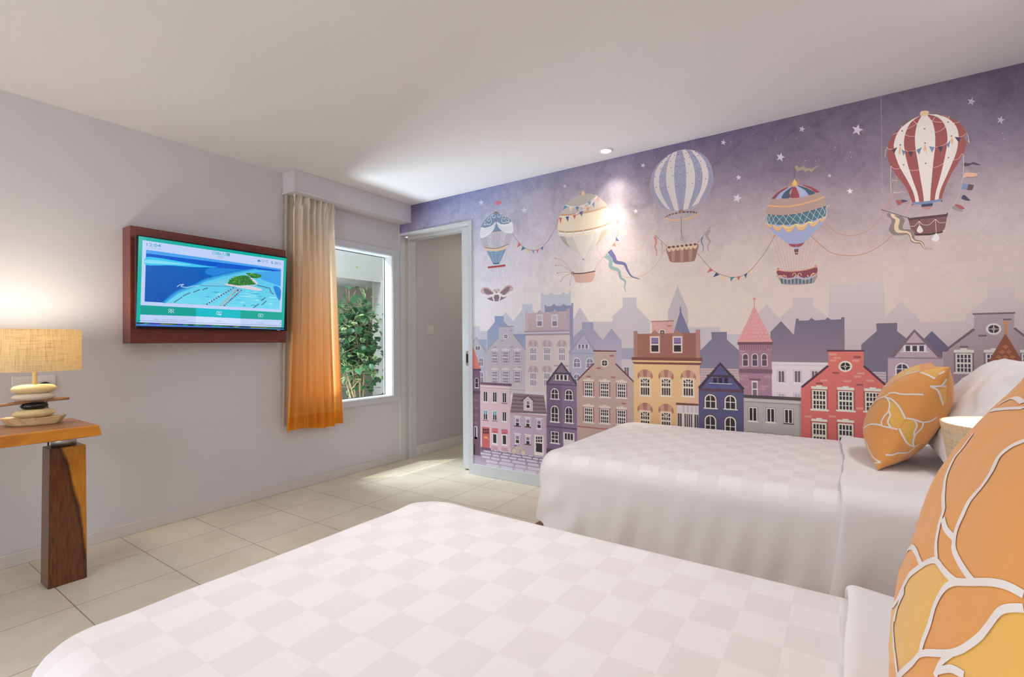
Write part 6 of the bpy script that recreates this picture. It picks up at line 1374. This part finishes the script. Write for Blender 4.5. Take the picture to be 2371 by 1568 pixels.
cv.poly([(1502, 1022), (1590, 1026), (1667, 1010), (1634, 1046), (1585, 1056), (1532, 1050)], (146, 62, 84), 3); cv.poly([(1562, 1078), (1608, 1074), (1600, 1130), (1572, 1130)], (92, 66, 66), 3); cv.line([(1566, 1112), (1604, 1110)], 8, (206, 146, 110), 4); cv.line([(1585, 850), (1585, 1290)], 3, (192, 138, 118), 5)
cv.L = 18
cv.curve([(1402, 1330), (1590, 1350), (1786, 1320), (1775, 1395), (1735, 1422), (1600, 1435), (1450, 1430), (1424, 1400)], (142, 134, 132))
for k in range(9): x = 1425+k*38; cv.poly([(x, 1350-k*2), (x+18, 1350-k*2), (x+16+(4-k)*1.5, 1426-abs(k-4)*.8), (x+2+(4-k)*1.5, 1426-abs(k-4)*.8)], (56, 92, 112), 1)
cv.curve([(1398, 1345), (1500, 1368), (1590, 1350), (1680, 1368), (1790, 1322), (1790, 1340), (1690, 1385), (1590, 1372), (1500, 1385), (1400, 1362)], (168, 156, 170), 2)
cv.curve([(1395, 1290), (1490, 1302), (1590, 1298), (1700, 1282), (1790, 1255), (1786, 1328), (1690, 1356), (1630, 1358), (1592, 1338), (1550, 1362), (1490, 1364), (1400, 1336)], (130, 62, 78), 3)
cv.line([(1395, 1288), (1490, 1300), (1590, 1298), (1700, 1280), (1792, 1252)], 10, (206, 142, 104), 4, 5); cv.ell(1402, 1277, 15, 14, (196, 130, 92), 5, 14); cv.ell(1780, 1249, 15, 14, (196, 130, 92), 5, 14)
for s_ in (-1, 1): cv.line([(1592+s_*44, 1345), (1592+s_*40, 1325), (1592+s_*20, 1318), (1592+s_*10, 1340), (1592+s_*26, 1350)], 7, (226, 166, 118), 5, 5)
for x, y in ((1425, 1345), (1440, 1350), (1460, 1344), (1415, 1360), (1745, 1330), (1760, 1322), (1735, 1340), (1770, 1340), (1480, 1352), (1700, 1345)): cv.ell(x, y, 12, 7, (222, 156, 116), 6, 8, rot=x*.3)
cv.line([(1375, 1354), (1420, 1340)], 7, (206, 150, 106), 6); cv.line([(1770, 1322), (1815, 1330)], 7, (206, 150, 106), 6)
# --- balloon five
cv.crop(2030, 240, 8.712); cv.L = 10
RR, WW, ST = (138, 68, 66), (200, 183, 177), (206, 178, 168)
e0 = [(900, 235), (700, 330), (500, 480), (330, 640), (225, 840), (212, 1050), (275, 1250), (385, 1430), (520, 1600), (620, 1760), (718, 2000)]
e7 = [(1060, 212), (1300, 228), (1500, 292), (1680, 400), (1800, 600), (1805, 800), (1750, 1000), (1640, 1200), (1500, 1430), (1400, 1640), (1330, 1850), (1310, 1930)]
e1 = [(870, 250), (640, 350), (500, 480), (400, 630), (350, 800), (345, 900), (370, 1030), (450, 1250), (560, 1450), (640, 1590), (740, 1800), (785, 1995)]
e2 = [(875, 250), (720, 350), (620, 490), (560, 680), (550, 830), (575, 1020), (640, 1280), (740, 1580), (820, 1800), (858, 1990)]
e3 = [(905, 245), (830, 380), (790, 520), (770, 700), (785, 920), (830, 1180), (880, 1500), (930, 1780), (953, 1985)]
e4 = [(1020, 235), (1110, 350), (1160, 500), (1180, 700), (1175, 900), (1140, 1180), (1105, 1568), (1085, 1800), (1080, 1975)]
e5 = [(1050, 222), (1200, 260), (1320, 350), (1390, 480), (1425, 650), (1415, 850), (1370, 1100), (1300, 1400), (1240, 1620), (1190, 1800), (1170, 1965)]
e6 = [(1200, 215), (1400, 280), (1540, 380), (1620, 500), (1650, 640), (1640, 800), (1600, 1000), (1520, 1200), (1400, 1480), (1320, 1650), (1270, 1800), (1245, 1950)]
for k in range(22): t = k/21; cv.line([(735+570*t, 2040-65*t), (665+740*t, 2330-80*t)], 3, (170, 146, 148))
strip(e0, e7, WW, 1)
for a, b in ((e0, e1), (e2, e3), (e4, e5), (e6, e7[1:])): strip(a, b, RR, 2)
cv.curve([(875, 200), (890, 160), (960, 142), (1030, 150), (1055, 185), (1020, 225), (930, 248), (880, 235)], (216, 168, 122), 4)
for k in range(5): cv.line([(900+k*34, 170), (905+k*32, 235)], 5, (196, 142, 98), 5)
for q in ([(325, 625), (500, 560), (700, 470), (860, 370), (945, 245)], [(495, 440), (520, 555), (600, 640), (750, 660), (900, 590), (965, 510), (1080, 400), (1220, 215)], [(715, 320), (800, 400), (965, 510), (1060, 570), (1180, 580), (1330, 520), (1430, 390), (1455, 255)], [(975, 245), (1060, 320), (1200, 370), (1440, 378), (1580, 390), (1665, 370)],
          [(205, 880), (260, 925), (400, 890), (475, 835)], [(475, 835), (560, 930), (660, 965), (850, 920), (975, 800)], [(975, 800), (1060, 850), (1200, 875), (1380, 820), (1505, 655)], [(1505, 655), (1600, 668), (1720, 662), (1815, 605), (1850, 700), (1860, 780)], [(205, 880), (180, 960), (165, 1090)],
          [(285, 1260), (370, 1320), (470, 1300), (543, 1235)], [(543, 1235), (640, 1330), (800, 1345), (920, 1280), (988, 1205)], [(988, 1205), (1080, 1270), (1200, 1280), (1350, 1200), (1450, 1090)], [(1450, 1090), (1530, 1135), (1650, 1110), (1730, 1015), (1755, 1200), (1740, 1500)], [(285, 1260), (278, 1500), (290, 1800)]): cv.line(q, 8, ST, 3, 6)
for x, y in ((510, 550), (965, 508), (1438, 372), (475, 835), (975, 797), (1503, 652), (543, 1235), (988, 1205), (1450, 1090)): cv.ell(x, y, 17, 14, (112, 72, 74), 4, 10)
Nn, Bb, Gg = (66, 52, 72), (96, 112, 144), (112, 104, 122)
for x0, y0, x1, y1, xt, yt, c in ((310, 920, 415, 880, 348, 1010, Nn), (500, 920, 582, 970, 535, 1055, Bb), (630, 965, 738, 962, 695, 1085, Nn), (795, 935, 908, 880, 855, 1030, Bb), (1055, 862, 1170, 878, 1115, 990, Bb), (1230, 870, 1338, 855, 1290, 988, Nn), (1400, 830, 1488, 740, 1455, 895, Bb), (1570, 675, 1695, 680, 1660, 790, Nn), (1760, 665, 1835, 610, 1820, 780, Gg), (190, 900, 240, 920, 200, 1020, Gg)): tri((x0, y0), (x1, y1), (xt, yt), c, 4)
TT = (204, 150, 112)
for q in ([(475, 845), (492, 900), (475, 1032), (440, 1010), (452, 900)], [(975, 812), (1000, 890), (1012, 1028), (975, 930), (948, 1000), (952, 880)], [(1505, 665), (1548, 740), (1525, 852), (1492, 760)], [(1850, 710), (1878, 800), (1835, 760)]): cv.poly(q, TT, 4)
cv.poly([(718, 1990), (1000, 1975), (1315, 1915), (1315, 1965), (1000, 2022), (720, 2040)], (104, 116, 146), 4); cv.poly([(895, 2032), (1135, 2005), (1125, 2065), (905, 2088)], (60, 58, 88), 3); cv.curve([(912, 2080), (1112, 2062), (1080, 2120), (1010, 2140), (945, 2125)], (164, 112, 102), 2)
for x, y in ((722, 2042), (1313, 1970), (635, 2305), (1425, 2215)): cv.ell(x, y, 14, 12, (40, 34, 42), 6, 8)
cv.line([(1318, 1975), (1422, 2210)], 4, (130, 104, 106), 0)
cv.poly([(640, 2350), (1420, 2262), (1385, 2480), (1360, 2540), (1330, 2562), (1330, 2600), (1100, 2650), (780, 2664), (690, 2540)], (112, 74, 76), 4); cv.poly([(628, 2312), (1440, 2222), (1425, 2275), (642, 2358)], (80, 56, 60), 5); cv.poly([(765, 2628), (1100, 2620), (1332, 2572), (1332, 2604), (1080, 2655), (770, 2664)], (66, 46, 50), 5)
for q in ([(680, 2472), (760, 2470), (858, 2368)], [(858, 2368), (930, 2440), (1060, 2440), (1185, 2325)], [(1185, 2325), (1260, 2400), (1385, 2398)], [(858, 2368), (862, 2460)], [(1185, 2325), (1200, 2610)]): cv.line(q, 10, ST, 6, 6)
for x, y in ((860, 2350), (1187, 2316)): cv.ell(x, y, 15, 12, (34, 28, 34), 7, 8)
cv.curve([(865, 2460), (925, 2530), (930, 2580), (870, 2612), (815, 2580), (815, 2530)], (204, 184, 178), 7); cv.curve([(1200, 2615), (1260, 2700), (1240, 2765), (1180, 2778), (1115, 2750), (1125, 2700)], (200, 190, 194), 7)
rb_ = [(300, 2190), (270, 2260), (400, 2380), (395, 2480), (400, 2560), (500, 2612), (640, 2605), (700, 2680), (725, 2760), (830, 2790), (920, 2820), (955, 2900), (1020, 2930), (1125, 2955)]
q2 = lambda L_: [(x, y+1568) for x, y in L_]
strip(q2([(225, 636), (208, 690), (280, 755), (302, 810), (257, 920), (250, 1000), (330, 1078), (480, 1092), (615, 1075), (660, 1130), (690, 1215), (760, 1248), (865, 1262), (915, 1320), (960, 1366), (1100, 1368), (1122, 1386)]), q2([(400, 690), (500, 705), (562, 770), (560, 820), (525, 905), (545, 962), (690, 972), (755, 1015), (765, 1140), (805, 1180), (890, 1200), (950, 1250), (965, 1300), (985, 1342), (1060, 1346), (1105, 1352), (1124, 1384)]), (122, 106, 102), 8)
strip(q2([(282, 650), (295, 715), (378, 785), (352, 900), (370, 1000), (440, 1040), (595, 1040), (665, 1088), (695, 1180), (765, 1228), (875, 1238), (925, 1310), (970, 1358), (1095, 1361)]), q2([(345, 664), (385, 715), (462, 775), (438, 920), (470, 985), (615, 1008), (690, 1055), (712, 1140), (785, 1203), (885, 1218), (945, 1280), (978, 1349), (1060, 1353), (1096, 1357)]), (212, 172, 138), 9)
cv.line([(95, 2140), (640, 2308)], 14, (82, 58, 62), 10); cv.line([(90, 2138), (190, 2172)], 24, (118, 76, 74), 11, 0, w2=16)
cv.curve([(1765, 1195), (1880, 1205), (1960, 1180), (2090, 1240), (1990, 1235), (1930, 1225), (1850, 1255), (1770, 1265)], (70, 62, 80), 3); cv.curve([(1780, 1400), (1900, 1395), (2020, 1410), (2015, 1462), (1920, 1480), (1830, 1475), (1750, 1508)], (190, 144, 120), 3); cv.line([(1748, 1510), (1830, 1482), (1930, 1492), (2012, 1462)], 9, (112, 60, 62), 4, 5)
cv.poly([(1735, 1608), (1855, 1623), (1815, 1743), (1700, 1723)], (104, 118, 146), 3); cv.poly([(1855, 1623), (1965, 1646), (1925, 1748), (1815, 1743)], (88, 64, 70), 3)
cv.curve([(1745, 1843), (1810, 1873), (1885, 1953), (1800, 1955), (1712, 1915)], (66, 60, 84), 3); cv.line([(1708, 1838), (1672, 1915)], 10, (166, 100, 84), 3)
cv.curve([(1570, 2033), (1660, 2038), (1775, 2113), (1700, 2133), (1600, 2070)], (144, 72, 74), 3); cv.curve([(1560, 2058), (1640, 2090), (1740, 2173), (1640, 2168), (1520, 2112)], (130, 118, 120), 2); cv.line([(1700, 1620), (1740, 1500)], 3, ST, 2); cv.line([(1445, 2210), (1560, 2040), (1700, 1730)], 4, ST, 1, 4)
cv.curve([(385, 1953), (500, 1945), (622, 1965), (540, 2000), (470, 2044), (425, 2046)], (148, 78, 78), 3); cv.curve([(495, 1945), (560, 1942), (622, 1965), (520, 1985)], (66, 60, 88), 4)
cv.line([(330, 1755), (430, 1775), (510, 1750), (590, 1800)], 22, (150, 134, 124), 3, 6, w2=4); cv.line([(335, 1790), (430, 1805), (510, 1775), (580, 1800)], 12, (206, 188, 172), 4, 6, w2=3); cv.line([(305, 1580), (380, 1585), (460, 1625)], 40, (140, 122, 120), 3, 5, w2=6); cv.line([(305, 1548), (380, 1548), (440, 1560)], 24, (176, 146, 136), 3, 5, w2=6)
cv.line([(712, 1935), (560, 2270)], 14, (190, 134, 112), 0)
for px_ in (1609, 2047): 
    cv.crop(0, 0, 1); p = at(px_, 785, 1, 0)[0]; cv.L = 2; cv.wrect(p, p+.0012, 1.9, HC, (150, 138, 158), 0)
mo = cv.build('mural', M['mural'], wall_r); mo['label'] = 'printed mural of hot air balloons over a row of gabled town houses'
